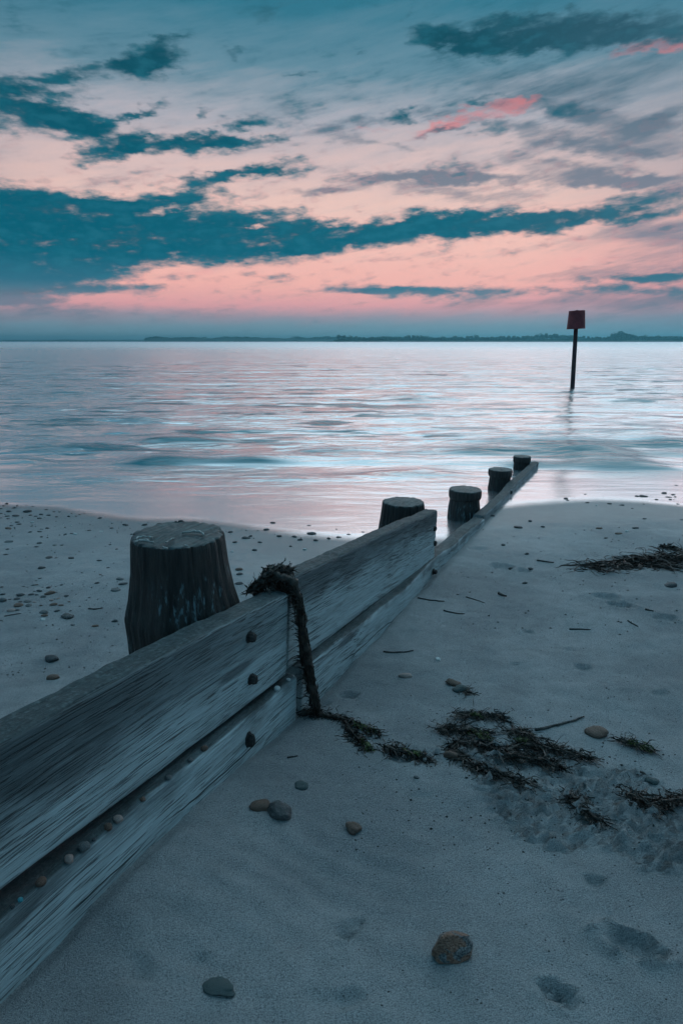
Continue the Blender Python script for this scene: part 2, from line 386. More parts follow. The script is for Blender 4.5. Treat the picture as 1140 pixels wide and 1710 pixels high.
def ground_h(x, y):
    h = smooth_h(x, y)
    ey = edge_y(x, y)
    dry = sstep(-.15, -1.2, y - ey)
    rip = fbm_np(x * 3.2, y * 4.5, 3, 21)
    det = fbm_np(x * 17, y * 19, 3, 31)
    fine = fbm_np(x * 55, y * 60, 2, 41)
    # faint raked lines near the boards
    s, d = gro(x, y)
    rake = np.sin((x * .55 + y * 1.0) * 75 + 5 * vnoise(x * 4, y * 4, 9)) * np.clip(vnoise(x * 1.8 + 3, y * 1.8, 12) + .1, 0, 1) * sstep(2.2, 1.0, y)
    h = h + dry * (.012 * rip + .0042 * det + .0022 * fine + .006 * rake)
    ch = 0
    for cx, cy, rx, ry in CH:
        ch = np.maximum(ch, np.exp(-(((x - cx) / rx) ** 2 + ((y - cy) / ry) ** 2)))
    ch = sstep(.25, .7, ch + .5 * fbm_np(x * 9, y * 9, 2, 77))
    rough = np.abs(fbm_np(x * 44 + y * 14, y * 70 - x * 10, 3, 51, .65))
    h = h + ch * (.058 * rough - .016 + .010 * fbm_np(x * 14, y * 16, 2, 53))
    for cx, cy, rx, ry, dep, turn, rim in MK:
        R_ = 3 * max(rx, ry); m = (np.abs(x - cx) < R_) & (np.abs(y - cy) < R_)
        if not m.any(): continue
        xm, ym = x[m], y[m]; c, sn = math.cos(rad(turn)), math.sin(rad(turn))
        u = ((xm - cx) * c + (ym - cy) * sn) / rx; v = (-(xm - cx) * sn + (ym - cy) * c) / ry
        rr = np.sqrt(u * u + v * v) + .5 * vnoise(xm * 60, ym * 60, 88) + .3 * vnoise(xm * 130, ym * 130, 89)
        h[m] += -1.25 * dep * sstep(1.05, .65, rr) + rim * dep * .7 * np.exp(-((rr - 1.25) / .25) ** 2) * (.5 + 2.0 * np.abs(vnoise(xm * 70, ym * 70, 90)))
    # lumps of scattered fine crumbs
    cr = vnoise(x * 42, y * 42, 61)
    h = h + dry * np.clip(cr - .36, 0, 1) * .05 * np.clip(vnoise(x * 2.5, y * 2.5, 63) + .25, 0, 1)
    return h

# ---------------------------------------------------------------- mesh helpers
def mesh_np(name, V, Fq, smooth=True):
    me = bpy.data.meshes.new(name)
    V = np.asarray(V, np.float32); Fq = np.asarray(Fq, np.int32); k_ = Fq.shape[1]
    me.vertices.add(len(V)); me.vertices.foreach_set('co', V.ravel())
    me.loops.add(Fq.size); me.loops.foreach_set('vertex_index', Fq.ravel())
    me.polygons.add(len(Fq)); me.polygons.foreach_set('loop_start', np.arange(0, Fq.size, k_, dtype=np.int32))
    me.polygons.foreach_set('loop_total', np.full(len(Fq), k_, np.int32))
    me.update(calc_edges=True); me.validate()
    if smooth: me.shade_smooth()
    return me
def grid_faces(nr, nc):
    i = np.arange(nr * nc).reshape(nr, nc)
    return np.stack([i[:-1, :-1], i[:-1, 1:], i[1:, 1:], i[1:, :-1]], -1).reshape(-1, 4)
def link(name, me, mat, parent=None):
    o = bpy.data.objects.new(name, me); C.objects.link(o)
    if mat is not None and me is not None and not me.materials: me.materials.append(mat)
    if parent is not None: o.parent = parent
    return o
def tag(o, label, cat, group=None):
    o['label'] = label; o['category'] = cat
    if group: o['group'] = group
    return o
def empty(name, loc=(0, 0, 0), rz=0):
    o = bpy.data.objects.new(name, None); C.objects.link(o); o.location = loc; o.rotation_euler = (0, 0, rz)
    o.empty_display_size = .1; return o
class MB:
    def __init__(s): s.v = []; s.f = []
    def add(s, vs, fs):
        n = len(s.v); s.v += [tuple(q) for q in vs]; s.f += [tuple(i + n for i in q) for q in fs]
    def tube(s, pts, rs, n=8, seed=None, lump=0.):
        rnd = random.Random(seed)
        pts = [Vector(p) for p in pts]; vs = []; fs = []
        for i, p in enumerate(pts):
            d = (pts[min(i + 1, len(pts) - 1)] - pts[max(i - 1, 0)]); d = d.normalized() if d.length > 1e-9 else Vector((0, 0, 1))
            u = d.orthogonal().normalized() if abs(d.z) > .9 else d.cross(Vector((0, 0, 1))).normalized(); w_ = d.cross(u)
            for j in range(n):
                a = 2 * math.pi * j / n; r = rs[i] * (1 + lump * (rnd.random() - .5) * 2)
                vs.append(p + u * math.cos(a) * r + w_ * math.sin(a) * r)
        for i in range(len(pts) - 1):
            for j in range(n):
                fs.append((i * n + j, i * n + (j + 1) % n, (i + 1) * n + (j + 1) % n, (i + 1) * n + j))
        fs.append(tuple(range(n - 1, -1, -1))); fs.append(tuple((len(pts) - 1) * n + j for j in range(n)))
        s.add(vs, fs)
    def build(s, name, mat, parent=None, smooth=True):
        me = bpy.data.meshes.new(name); me.from_pydata(s.v, [], s.f); me.update()
        if smooth: me.shade_smooth()
        return link(name, me, mat, parent)

def mat_new(name):
    m = bpy.data.materials.new(name); m.use_nodes = True
    t = NT(m.node_tree); t.n.clear()
    b = t.new('ShaderNodeBsdfPrincipled'); o = t.new('ShaderNodeOutputMaterial'); t.l.new(b.outputs[0], o.inputs[0])
    return m, t, b, o
def coords(t, which='Object'):
    return t.new('ShaderNodeTexCoord').outputs[which]

# ---------------------------------------------------------------- materials
def m_sand():
    m, t, b, o = mat_new('sand')
    pos = t.new('ShaderNodeNewGeometry').outputs['Position']
    at_ = t.new('ShaderNodeAttribute'); at_.attribute_name = 'wet'
    wet = at_.outputs['Fac']
    n1 = t.noise(pos, 1.9, 3, .6); n2 = t.noise(pos, 11, 3, .65); n3 = t.noise(pos, 480, 2, .7); n4 = t.noise(pos, 230, 3, .7)
    c = t.mix(t.mr(n1, .38, .62), (.33, .335, .35, 1), (.49, .485, .495, 1))
    c = t.mix(t.m('MULTIPLY', t.mr(n2, .4, .7), .35), c, (.29, .295, .30, 1))
    c = t.mix(t.m('MULTIPLY', t.mr(n3, .50, .64), .75), c, (.10, .105, .11, 1))
    c = t.mix(t.m('MULTIPLY', t.mr(n4, .54, .66), .6), c, (.13, .135, .14, 1))
    c = t.mix(t.m('MULTIPLY', t.mr(n4, .44, .32), .5), c, (.62, .61, .60, 1))
    c = t.mix(t.m('MULTIPLY', t.mr(n3, .45, .30), .4), c, (.66, .62, .60, 1))
    sp = t.vor(pos, 55); spm = t.m('MULTIPLY', t.mr(sp, .11, .05), t.mr(n1, .5, .7))
    c = t.mix(t.m('MULTIPLY', spm, .7), c, (.06, .06, .07, 1))
    c = t.mix(t.m('MULTIPLY', wet, .62), c, (.15, .165, .17, 1))
    t.put(b.inputs['Base Color'], c)
    t.put(b.inputs['Roughness'], t.mr(wet, 0, 1, .66, .40))
    b.inputs['IOR'].default_value = 1.5
    h = t.m('ADD', t.m('MULTIPLY', n3, .6), t.m('MULTIPLY', n4, .6))
    bs = t.mr(wet, 0, .8, 1.0, .12)
    t.put(b.inputs['Normal'], t.bump(h, bs, .009))
    return m
def m_sea():
    m, t, b, o = mat_new('sea_water')
    pos = t.new('ShaderNodeNewGeometry').outputs['Position']
    px, py, pz = t.sep(pos)
    film = t.new('ShaderNodeAttribute'); film.attribute_name = 'film'
    deep = t.new('ShaderNodeAttribute'); deep.attribute_name = 'deep'
    turq = t.new('ShaderNodeAttribute'); turq.attribute_name = 'turq'
    # ripples: long crests lying across the view, smoothed as a slow shutter leaves them
    far = t.mr(py, 8, 260)
    v1 = t.v('MULTIPLY', pos, (1.3, 4.2, 1)); v2 = t.v('MULTIPLY', pos, (.16, .55, 1)); v3 = t.v('MULTIPLY', pos, (.03, .09, 1))
    w1 = t.noise(v1, 1.0, 3, .55, .6); w2 = t.noise(v2, 1.0, 3, .55, .5); w3 = t.noise(v3, 1.0, 3, .5, .4)
    patch = t.mr(t.noise(t.v('MULTIPLY', pos, (.10, .28, 1)), 1.0, 3, .6), .40, .62, .25, 1)
    h = t.m('ADD', t.m('MULTIPLY', w1, t.m('MULTIPLY', t.mr(py, 10, 70, 1, 0), t.m('MULTIPLY', patch, .075))), t.m('MULTIPLY', w2, t.mr(py, 10, 30, .12, .45)))
    h = t.m('ADD', h, t.m('MULTIPLY', w3, t.mr(py, 40, 200, 0., 1.6)))
    st = t.m('MULTIPLY', t.mr(deep.outputs['Fac'], 0, 1, .10, 1.0), t.mr(py, 150, 2500, 1, .35))
    nrm = t.bump(h, st, 1.0)
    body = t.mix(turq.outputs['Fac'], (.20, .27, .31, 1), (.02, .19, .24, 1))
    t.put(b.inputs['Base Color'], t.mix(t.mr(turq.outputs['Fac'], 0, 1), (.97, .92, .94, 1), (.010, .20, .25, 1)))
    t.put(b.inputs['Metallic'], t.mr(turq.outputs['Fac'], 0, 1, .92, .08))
    t.put(b.inputs['Roughness'], t.m('ADD', t.mr(deep.outputs['Fac'], 0, 1, .20, .17), t.mr(py, 10, 300, 0, .22)))
    b.inputs['IOR'].default_value = 1.33
    t.l.new(nrm, b.inputs['Normal'])
    tr = t.new('ShaderNodeBsdfTransparent'); mx = t.new('ShaderNodeMixShader')
    t.l.new(film.outputs['Fac'], mx.inputs[0]); t.l.new(tr.outputs[0], mx.inputs[1]); t.l.new(b.outputs[0], mx.inputs[2])
    t.l.new(mx.outputs[0], o.inputs[0])
    return m
def m_board(name, seed, stain, grain_tilt=0., light=(.52, .59, .61), top=1.):
    """weathered oak: long grain and checks along x, a dark band of algae along the upper part"""
    m, t, b, o = mat_new(name)
    oc = coords(t); ox, oy, oz = t.sep(oc)
    mp = t.new('ShaderNodeMapping'); t.l.new(oc, mp.inputs[0]); mp.inputs[1].default_value = (seed * 3.7, seed * 1.3, 0); mp.inputs[2].default_value = (0, rad(grain_tilt), 0)
    wv = t.noise(t.v('MULTIPLY', mp.outputs[0], (1.2, 5, 5)), 1.0, 2, .5, 0, 'Color')
    v = t.v('ADD', mp.outputs[0], t.v('MULTIPLY', t.v('SUBTRACT', wv, (.5, .5, .5)), (0, .03, .03)))
    blot0 = t.noise(t.v('MULTIPLY', mp.outputs[0], (2.0, 7, 7)), 1.0, 2, .5)
    g1 = t.noise(t.v('MULTIPLY', v, (3.0, 150, 150)), 1.0, 3, .6)
    g2 = t.noise(t.v('MULTIPLY', v, (4.5, 420, 420)), 1.0, 3, .6)
    g3 = t.noise(t.v('MULTIPLY', v, (.9, 16, 16)), 1.0, 4, .6)
    ck = t.noise(t.v('MULTIPLY', v, (7.5, 330, 330)), 1.0, 1.0, .5)
    crack = t.m('MULTIPLY', t.mr(ck, .575, .62), t.mr(blot0, .36, .5, .25, 1.))
    blot = t.noise(t.v('MULTIPLY', oc, (3.5, 9, 9)), 1.0, 5, .6)
    c = t.mix(t.mr(g1, .36, .62), tuple(q * .82 for q in light) + (1,), light + (1,))
    c = t.mix(t.m('MULTIPLY', t.mr(g2, .48, .66), .3), c, tuple(q * 1.3 for q in light) + (1,))
    c = t.mix(t.m('MULTIPLY', t.mr(g3, .45, .72), .25), c, tuple(q * .42 for q in light) + (1,))
    c = t.mix(t.m('MULTIPLY', t.mr(blot, .5, .8), .4), c, (.40, .36, .33, 1))
    # dark growth on the part that stays damp: its edge is feathered along the grain
    e = t.m('ADD', oz, t.m('ADD', t.m('MULTIPLY', t.m('SUBTRACT', g3, .5), .10), t.m('MULTIPLY', t.m('SUBTRACT', blot, .5), .26)))
    e = t.m('ADD', e, t.m('MULTIPLY', t.m('SUBTRACT', g2, .5), .10))
    sm = t.m('MULTIPLY', t.mr(e, stain[0], stain[1]), stain[2])
    if len(stain) > 3: sm = t.m('MULTIPLY', sm, t.mr(ox, stain[3], stain[4], 1.0, .45))
    c = t.mix(sm, c, t.mix(t.mr(g2, .4, .7), (.025, .035, .040, 1), (.08, .10, .11, 1)))
    kn = t.vor(t.v('MULTIPLY', mp.outputs[0], (1.3, 7, 7)), 1.0)
    c = t.mix(t.m('MULTIPLY', t.mr(kn, .16, .07), .7), c, (.05, .055, .06, 1))
    c = t.mix(t.m('MULTIPLY', crack, .72), c, (.016, .014, .016, 1))
    lc = t.m('ABSOLUTE', t.m('ADD', t.m('ADD', oz, .115), t.m('MULTIPLY', t.m('SUBTRACT', t.noise(t.v('MULTIPLY', oc, (1.6, 0, 0)), 1.0, 4, .6), .5), .09)))
    split = t.m('MULTIPLY', t.mr(lc, .0028, .0010), t.mr(t.noise(t.v('MULTIPLY', oc, (1.1, 0, 0)), 1.7, 1), .42, .5)) if top < 1 else None
    if split is not None: c = t.mix(split, c, (.008, .010, .012, 1)); crack = t.m('MAXIMUM', crack, split)
    # growth and grit on the top face, darkened on lower planks as painted gap shade
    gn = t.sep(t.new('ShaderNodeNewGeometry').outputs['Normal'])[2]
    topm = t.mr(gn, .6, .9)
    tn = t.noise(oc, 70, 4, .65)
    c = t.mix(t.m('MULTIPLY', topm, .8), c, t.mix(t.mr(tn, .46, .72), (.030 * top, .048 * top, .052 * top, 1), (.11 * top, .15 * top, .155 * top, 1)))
    t.put(b.inputs['Base Color'], c)
    b.inputs['Roughness'].default_value = .62; b.inputs['IOR'].default_value = 1.4
    h = t.m('ADD', t.m('MULTIPLY', g1, .5), t.m('MULTIPLY', g2, .35)); h = t.m('SUBTRACT', h, t.m('MULTIPLY', crack, 1.3))
    h = t.m('ADD', h, t.m('MULTIPLY', t.m('MULTIPLY', tn, topm), .8))
    t.put(b.inputs['Normal'], t.bump(h, .8, .005))
    return m
def m_post():
    m, t, b, o = mat_new('post_wood')
    oc = coords(t); ox, oy, oz = t.sep(oc)
    rnd_ = t.new('ShaderNodeObjectInfo').outputs['Random']
    oc2 = t.v('ADD', oc, t.xyz(t.m('MULTIPLY', rnd_, 9.), t.m('MULTIPLY', rnd_, 5.), 0.))
    g1 = t.noise(t.v('MULTIPLY', oc2, (60, 60, 3.5)), 1.0, 4, .6)
    g2 = t.noise(t.v('MULTIPLY', oc2, (150, 150, 9)), 1.0, 3, .6)
    n = t.noise(t.v('MULTIPLY', oc2, (9, 9, 5)), 1.0, 4, .55)
    pt = t.noise(t.v('MULTIPLY', oc2, (85, 85, 13)), 1.0, 5, .7)
    reg = t.noise(t.v('MULTIPLY', oc2, (6, 6, 4)), 1.0, 2, .5)
    c = t.mix(t.mr(g1, .35, .65), (.012, .011, .011, 1), (.048, .041, .038, 1))
    c = t.mix(t.m('MULTIPLY', t.mr(n, .5, .7), .5), c, (.055, .036, .032, 1))
    mask = t.m('MULTIPLY', t.mr(pt, .53, .64), t.m('MULTIPLY', t.mr(reg, .40, .54), t.m('MULTIPLY', t.mr(oz, -.06, -.15), t.mr(oz, -.46, -.34))))
    c = t.mix(t.m('MULTIPLY', mask, .9), c, (.15, .24, .27, 1))
    t.put(b.inputs['Base Color'], c)
    b.inputs['Roughness'].default_value = .6
    h = t.m('ADD', g1, t.m('MULTIPLY', g2, .6))
    t.put(b.inputs['Normal'], t.bump(h, .8, .008))
    return m
def m_endgrain():
    m, t, b, o = mat_new('end_grain')
    oc = coords(t)
    g = t.noise(t.v('MULTIPLY', oc, (5, 75, 20)), 1.0, 4, .6); r = t.v('LENGTH', t.v('MULTIPLY', oc, (1, 1, 0)))
    rings = t.m('SINE', t.m('ADD', t.m('MULTIPLY', r, 420.), t.m('MULTIPLY', t.noise(oc, 12, 3), 9.)))
    n = t.noise(oc, 30, 4, .6)
    c = t.mix(t.mr(g, .38, .62), (.010, .020, .023, 1), (.060, .095, .10, 1))
    c = t.mix(t.m('MULTIPLY', t.mr(rings, -.2, .9), .25), c, (.05, .07, .075, 1))
    c = t.mix(t.m('MULTIPLY', t.mr(n, .58, .7), .5), c, (.14, .18, .185, 1))
    t.put(b.inputs['Base Color'], c); b.inputs['Roughness'].default_value = .5
    t.put(b.inputs['Normal'], t.bump(t.m('ADD', g, t.m('MULTIPLY', n, .6)), .9, .006))
    return m
def m_plain(name, c1, c2, scale, rough=.7, bump=.5, dist=.004, spec=None, mid=(.4, .62)):
    m, t, b, o = mat_new(name)
    oc = coords(t); n = t.noise(oc, scale, 5, .62); n2 = t.noise(oc, scale * 5, 3, .6)
    c = t.mix(t.mr(n, *mid), c1 + (1,), c2 + (1,))
    c = t.mix(t.m('MULTIPLY', t.mr(n2, .5, .75), .4), c, tuple(min(1, q * 1.6) for q in c2) + (1,))
    t.put(b.inputs['Base Color'], c); b.inputs['Roughness'].default_value = rough
    t.put(b.inputs['Normal'], t.bump(t.m('ADD', n, t.m('MULTIPLY', n2, .4)), bump, dist))
    return m
M = {}
M['sand'] = m_sand(); M['sea'] = m_sea(); M['post'] = m_post(); M['end'] = m_endgrain()
M['board_near'] = m_board('board_near', 1, (-.235, -.075, .90, 2.3, 3.8), 1.6)
M['board_mid'] = m_board('board_mid', 2, (-.22, -.01, .85), -1.2)
M['board_low'] = m_board('board_low', 3, (-.05, .02, .75), 1.5, top=.5)  # top paints the shade under the upper plank into the ledge colour
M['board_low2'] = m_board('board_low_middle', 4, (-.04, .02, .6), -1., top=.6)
M['board_far'] = m_board('board_far', 5, (-.10, .03, .6), 0, light=(.35, .40, .42))
M['bolt'] = m_plain('rusty_iron', (.018, .017, .018), (.045, .036, .032), 60, .7, .8)
M['weed'] = m_plain('brown_weed', (.013, .010, .008), (.050, .036, .028), 45, .5, .4)
M['weed_red'] = m_plain('red_brown_weed', (.022, .013, .010), (.075, .045, .035), 45, .5, .4)
M['weed_green'] = m_plain('green_weed', (.045, .06, .018), (.12, .13, .035), 45, .5, .4)
M['twig'] = m_plain('twig', (.03, .028, .028), (.09, .08, .075), 60, .8, .4)
M['iron_pole'] = m_plain('pole_paint', (.030, .016, .020), (.055, .024, .030), 4, .6, .3)
M['red'] = m_plain('red_paint', (.15, .018, .026), (.21, .030, .036), 5, .5, .2)
M['land'] = m_plain('far_land', (.03, .05, .045), (.06, .08, .06), .01, .9, .1)
M['leaf'] = m_plain('far_foliage', (.03, .05, .035), (.06, .085, .05), .15, .9, .1)
M['bark'] = m_plain('far_bark', (.04, .035, .03), (.07, .06, .05), 1, .9, .1)
M['fibre'] = m_plain('dry_fibre', (.32, .31, .30), (.48, .46, .44), 40, .8, .1)
PEB = {
 'dark': m_plain('pebble_dark', (.030, .032, .036), (.085, .085, .09), 38, .55),
 'grey': m_plain('pebble_grey', (.07, .078, .082), (.19, .19, .19), 40, .6),
 'brown': m_plain('pebble_brown', (.08, .045, .032), (.20, .12, .09), 40, .55),
 'pink': m_plain('pebble_pink', (.30, .20, .17), (.46, .34, .31), 40, .6),
 'white': m_plain('pebble_white', (.50, .50, .50), (.74, .72, .70), 40, .5),
 'green': m_plain('pebble_green', (.045, .068, .07), (.09, .12, .12), 40, .6),
 'teal': m_plain('pebble_teal', (.02, .22, .30), (.06, .36, .42), 40, .3),
 'flint': m_plain('pebble_flint', (.035, .034, .036), (.40, .38, .37), 34, .4, .5, .004, None, (.56, .64)),
}

# ---------------------------------------------------------------- beach
def axis(fine_lo, fine_hi, step, lo, hi):
    a = list(np.arange(fine_lo, fine_hi, step)); s_ = step; x = a[-1]
    while x < hi: s_ *= 1.25; x += s_; a.append(x)
    s_ = step; x = a[0]; b = []
    while x > lo: s_ *= 1.25; x -= s_; b.append(x)
    return np.array(b[::-1] + a)
xs = axis(-3.6, 4.0, .0135, -120, 120)
ys = [.45]
while ys[-1] < 7.6: ys.append(ys[-1] + max(.0075, .0058 * ys[-1]))
s_ = ys[-1] - ys[-2]
while ys[-1] < 16: s_ *= 1.2; ys.append(ys[-1] + s_)
b_ = []; s_ = .0075; y_ = ys[0]
while y_ > -90: s_ *= 1.2; y_ -= s_; b_.append(y_)
ys = np.array(b_[::-1] + ys)
X, Y = np.meshgrid(xs, ys)
Hh = ground_h(X, Y)
me = mesh_np('beach', np.stack([X, Y, Hh], -1).reshape(-1, 3), grid_faces(len(ys), len(xs)))
wetv = sstep(-2.1, -.1, (Y - edge_y(X, Y)) + .35 * fbm_np(X * 1.1, Y * 2.2, 3, 71))
me.attributes.new('wet', 'FLOAT', 'POINT').data.foreach_set('value', wetv.ravel().astype(np.float32))
SH = smooth_h(X, Y)
def look(A, x, y):
    i = min(max(int(np.searchsorted(ys, y)) - 1, 0), len(ys) - 2); j = min(max(int(np.searchsorted(xs, x)) - 1, 0), len(xs) - 2)
    fy = (y - ys[i]) / (ys[i + 1] - ys[i]); fx = (x - xs[j]) / (xs[j + 1] - xs[j])
    return float((A[i, j] * (1 - fx) + A[i, j + 1] * fx) * (1 - fy) + (A[i + 1, j] * (1 - fx) + A[i + 1, j + 1] * fx) * fy)
def hz(x, y): return look(Hh, x, y)
def at(px, py):
    """the point of the beach seen at this place of the photograph"""
    r = ray(px, py); h = .3
    for i in range(9):
        q = (h - CAMZ) / r[2]; h = look(SH, r[0] * q, r[1] * q)
    return Vector((r[0] * q, r[1] * q, h))
beach = link('beach', me, M['sand']); beach['kind'] = 'structure'

# ---------------------------------------------------------------- sea
def sea_at(px, py):
    r = ray(px, py); q = -CAMZ / r[2]; return r[0] * q, r[1] * q
WV = []
for px, py, half_px, amp, sig, turq in [(335, 772, 150, .085, .33, .75), (1000, 778, 240, .036, .40, 1.0), (1180, 784, 260, .040, .42, 1.1), (1090, 757, 300, .040, .55, 1.0), (930, 752, 200, .038, .5, .9), (1080, 797, 240, .016, .34, 1.1), (1060, 740, 260, .038, .6, .9), (90, 803, 170, .05, .28, .5), (540, 800, 130, .05, .26, .55), (690, 796, 90, .05, .26, .6), (300, 735, 90, .045, .4, .7), (120, 745, 110, .045, .4, .5),
        (560, 752, 70, .035, .35, .4), (250, 700, 60, .04, .5, .4), (700, 664, 60, .08, .9, .4), (420, 690, 60, .035, .6, .3), (110, 700, 80, .04, .5, .4), (640, 770, 110, .045, .3, .2), (820, 775, 80, .04, .3, .3), (30, 770, 60, .04, .3, .1), (150, 655, 70, .07, .9, 0), (1060, 665, 80, .08, .9, .0), (1040, 720, 110, .05, .5, .2)]:
    wx, wy = sea_at(px, py); WV.append((wx, wy, half_px * wy * 1.0 / 1000., amp, sig, turq))
def wave(x, y):
    z = np.zeros_like(x); tq = np.zeros_like(x)
    yd = y + .25 * vnoise(x * .55, y * .2, 7) + .10 * vnoise(x * 1.7, y * .5, 8)
    for wx, wy, hw, amp, sig, turq in WV:
        m = (np.abs(x - wx) < hw * 2.6) & (np.abs(y - wy) < sig * 5)
        if not m.any(): continue
        u = (x[m] - wx) / hw; v = yd[m] - wy - .12 * u * u * sig
        brk = np.clip(.75 + 1.1 * vnoise(x[m] * 1.1, y[m] * 1.6, 13), .1, 1.3)
        prof = np.where(v < 0, np.exp(-(v / sig) ** 2), np.exp(-(v / (sig * 1.8)) ** 2))
        en = np.exp(-np.abs(u) ** 3)
        z[m] += amp * prof * en * brk
        tq[m] = np.maximum(tq[m], 1.25 * turq * np.exp(-((v + sig * .6) / (sig * 1.15)) ** 2) * en * np.clip(brk, 0, 1))
    fade = sstep(7.2, 9.5, y)
    pat = sstep(-.05, .3, fbm_np(x * .22 + 3, y * .16, 2, 27))
    stk = sstep(.10, .42, fbm_np(x * .8 + y * .1, y * (2.2 + 3 / np.maximum(y * .12, 1)), 3, 25))
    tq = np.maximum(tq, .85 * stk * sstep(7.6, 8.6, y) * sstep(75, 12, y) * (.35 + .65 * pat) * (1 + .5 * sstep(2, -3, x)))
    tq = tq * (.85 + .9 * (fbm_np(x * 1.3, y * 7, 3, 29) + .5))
    tq = np.clip(tq, 0, 1)
    ch = fade * sstep(120, 30, y) * (.030 * fbm_np(x * .9, y * 1.9, 3, 15) + .016 * fbm_np(x * 2.3, y * 5.0, 2, 19))
    return z + ch, tq
rows = list(np.arange(3.6, 9.0, .022))
while rows[-1] < 6000: rows.append(rows[-1] + max(.022, .014 * (rows[-1] - 7)))
rows = np.array(rows)
uu = np.concatenate([np.linspace(-1.15, -.62, 40)[:-1], np.linspace(-.62, .62, 430), np.linspace(.62, 1.15, 40)[1:]])
YY = np.repeat(rows[:, None], len(uu), 1); XX = uu[None, :] * (YY + 4.0) * 1.05
zw, tq = wave(XX, YY)
ey = edge_y(XX, YY)
sh = smooth_h(XX, YY)
fl = sh + np.clip((YY - ey) * .03, -.02, .007)
zs = np.where(YY > 14, zw, 0)
kk = .012
Zs = np.where(YY < 14, np.maximum(fl, zw) + kk * np.exp(-np.abs(fl - zw) / kk) * .35 * (YY > ey + .3), zw)
deep = sstep(-.10, .10, zw - sh)
film = sstep(-.02, .22, YY - ey)
# small wrinkles of the backwash
Zs = Zs + (1 - deep) * film * sstep(.1, .8, YY - ey) * .0022 * fbm_np(XX * 1.8, YY * 6.5, 3, 23)
keep = (YY < 14)
me = mesh_np('sea', np.stack([XX, YY, Zs], -1).reshape(-1, 3), grid_faces(len(rows), len(uu)))
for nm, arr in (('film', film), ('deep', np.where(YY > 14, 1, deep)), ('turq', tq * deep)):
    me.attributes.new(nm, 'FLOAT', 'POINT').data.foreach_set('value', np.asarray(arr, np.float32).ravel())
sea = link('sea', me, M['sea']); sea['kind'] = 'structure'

# ---------------------------------------------------------------- groyne
GZ = CAMZ - 1.33
groyne = empty('groyne', (GP[0], GP[1], GZ), math.atan2(GA[1], GA[0]))
tag(groyne, 'weathered timber groyne of bolted boards and round posts running down into the sea', 'groyne')
def board(name, s0, s1, z0, slope, h, y0, thick, mat, seed, nx=160, warp=.006, round_=.012):
    """z0: height of the front top edge at s0, relative to the eye"""
    L = s1 - s0
    prof = []                                   # cross-section (y, z), anticlockwise, front face at y = 0
    n1, n2 = 22, 7
    prof += [(0, z) for z in np.linspace(-h + round_, -round_, n1)]
    prof += [(round_ * (1 - math.cos(a)), -round_ * (1 - math.sin(a))) for a in np.linspace(.3, 1.27, 3)]
    prof += [(y, 0) for y in np.linspace(round_, thick - round_, n2)]
    prof += [(thick - round_ * (1 - math.cos(a)), -round_ * (1 - math.sin(a))) for a in np.linspace(1.27, .3, 3)]
    prof += [(thick, z) for z in np.linspace(-round_, -h + round_, 8)]
    prof += [(y, -h) for y in np.linspace(thick - round_, round_, n2)]
    prof = np.array(prof); n = len(prof)
    sx = np.linspace(0, L, nx)
    V = np.zeros((nx, n, 3))
    V[:, :, 0] = sx[:, None]; V[:, :, 1] = prof[None, :, 0]; V[:, :, 2] = prof[None, :, 1]
    wob = fbm_np(sx * 1.1 + seed * 7, sx * 0 + seed, 3, seed); wob2 = fbm_np(sx * 14 + seed, sx * 0 + seed, 3, seed + 3)
    topw = (prof[:, 1] > -.03)[None, :]; botw = (prof[:, 1] < -h + .02)[None, :]
    V[:, :, 1] += wob[:, None] * warp * 2
    V[:, :, 2] += topw * (wob[:, None] * warp + wob2[:, None] * .004) + botw * (fbm_np(sx * 1.7, sx * 0 + 4, 3, seed + 9)[:, None] * warp * 2)
    gr = fbm_np(V[:, :, 0] * 3 + seed * 5, (V[:, :, 2] + V[:, :, 1]) * 85, 3, seed + 5)
    V[:, :, 1] += .0028 * gr * (prof[None, :, 0] < .5 * thick)
    V[:, :, 2] += topw * .004 * fbm_np(V[:, :, 0] * 22, V[:, :, 1] * 60, 2, seed + 6)
    # worn end corners
    for end, sg in ((0, 1), (nx - 1, -1)):
        V[end, :, 0] += sg * .004
    verts = V.reshape(-1, 3)
    i = np.arange(nx * n).reshape(nx, n)
    j = np.roll(i, -1, 1)
    Fq = np.stack([i[:-1], i[1:], j[1:], j[:-1]], -1).reshape(-1, 4)
    me = bpy.data.meshes.new(name)
    faces = [tuple(q) for q in Fq.tolist()] + [tuple(i[0].tolist()), tuple(i[-1][::-1].tolist())]
    me.from_pydata(verts.tolist(), [], faces); me.update()
    me.shade_smooth()
    for p in me.polygons[-2:]: p.use_smooth = False
    bm = bmesh.new(); bm.from_mesh(me); bmesh.ops.recalc_face_normals(bm, faces=bm.faces); bm.to_mesh(me); bm.free()
    o = link(name, me, mat, groyne)
    o.location = (s0, y0, z0 + 1.33); o.rotation_euler = (0, math.atan(-slope), 0)
    return o
up1 = board('plank', -3.6, -.135, -.700 + .0974 * 2.43, -.0974, .306, 0, .085, M['board_near'], 1, 240)
up2 = board('plank', -.105, 1.625, -.778, -.109, .325, .012, .080, M['board_mid'], 2, 150)
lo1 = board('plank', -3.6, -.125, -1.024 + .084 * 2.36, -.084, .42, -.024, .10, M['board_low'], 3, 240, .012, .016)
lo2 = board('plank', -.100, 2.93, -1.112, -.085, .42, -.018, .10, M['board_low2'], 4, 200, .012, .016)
lo3 = board('plank', 2.94, 6.25, -1.352, -.046, .40, .004, .09, M['board_far'], 5, 180, .010, .014)
up1['label'] = 'near upper plank, dark along its top'; up2['label'] = 'shorter upper plank beyond the seaweed'
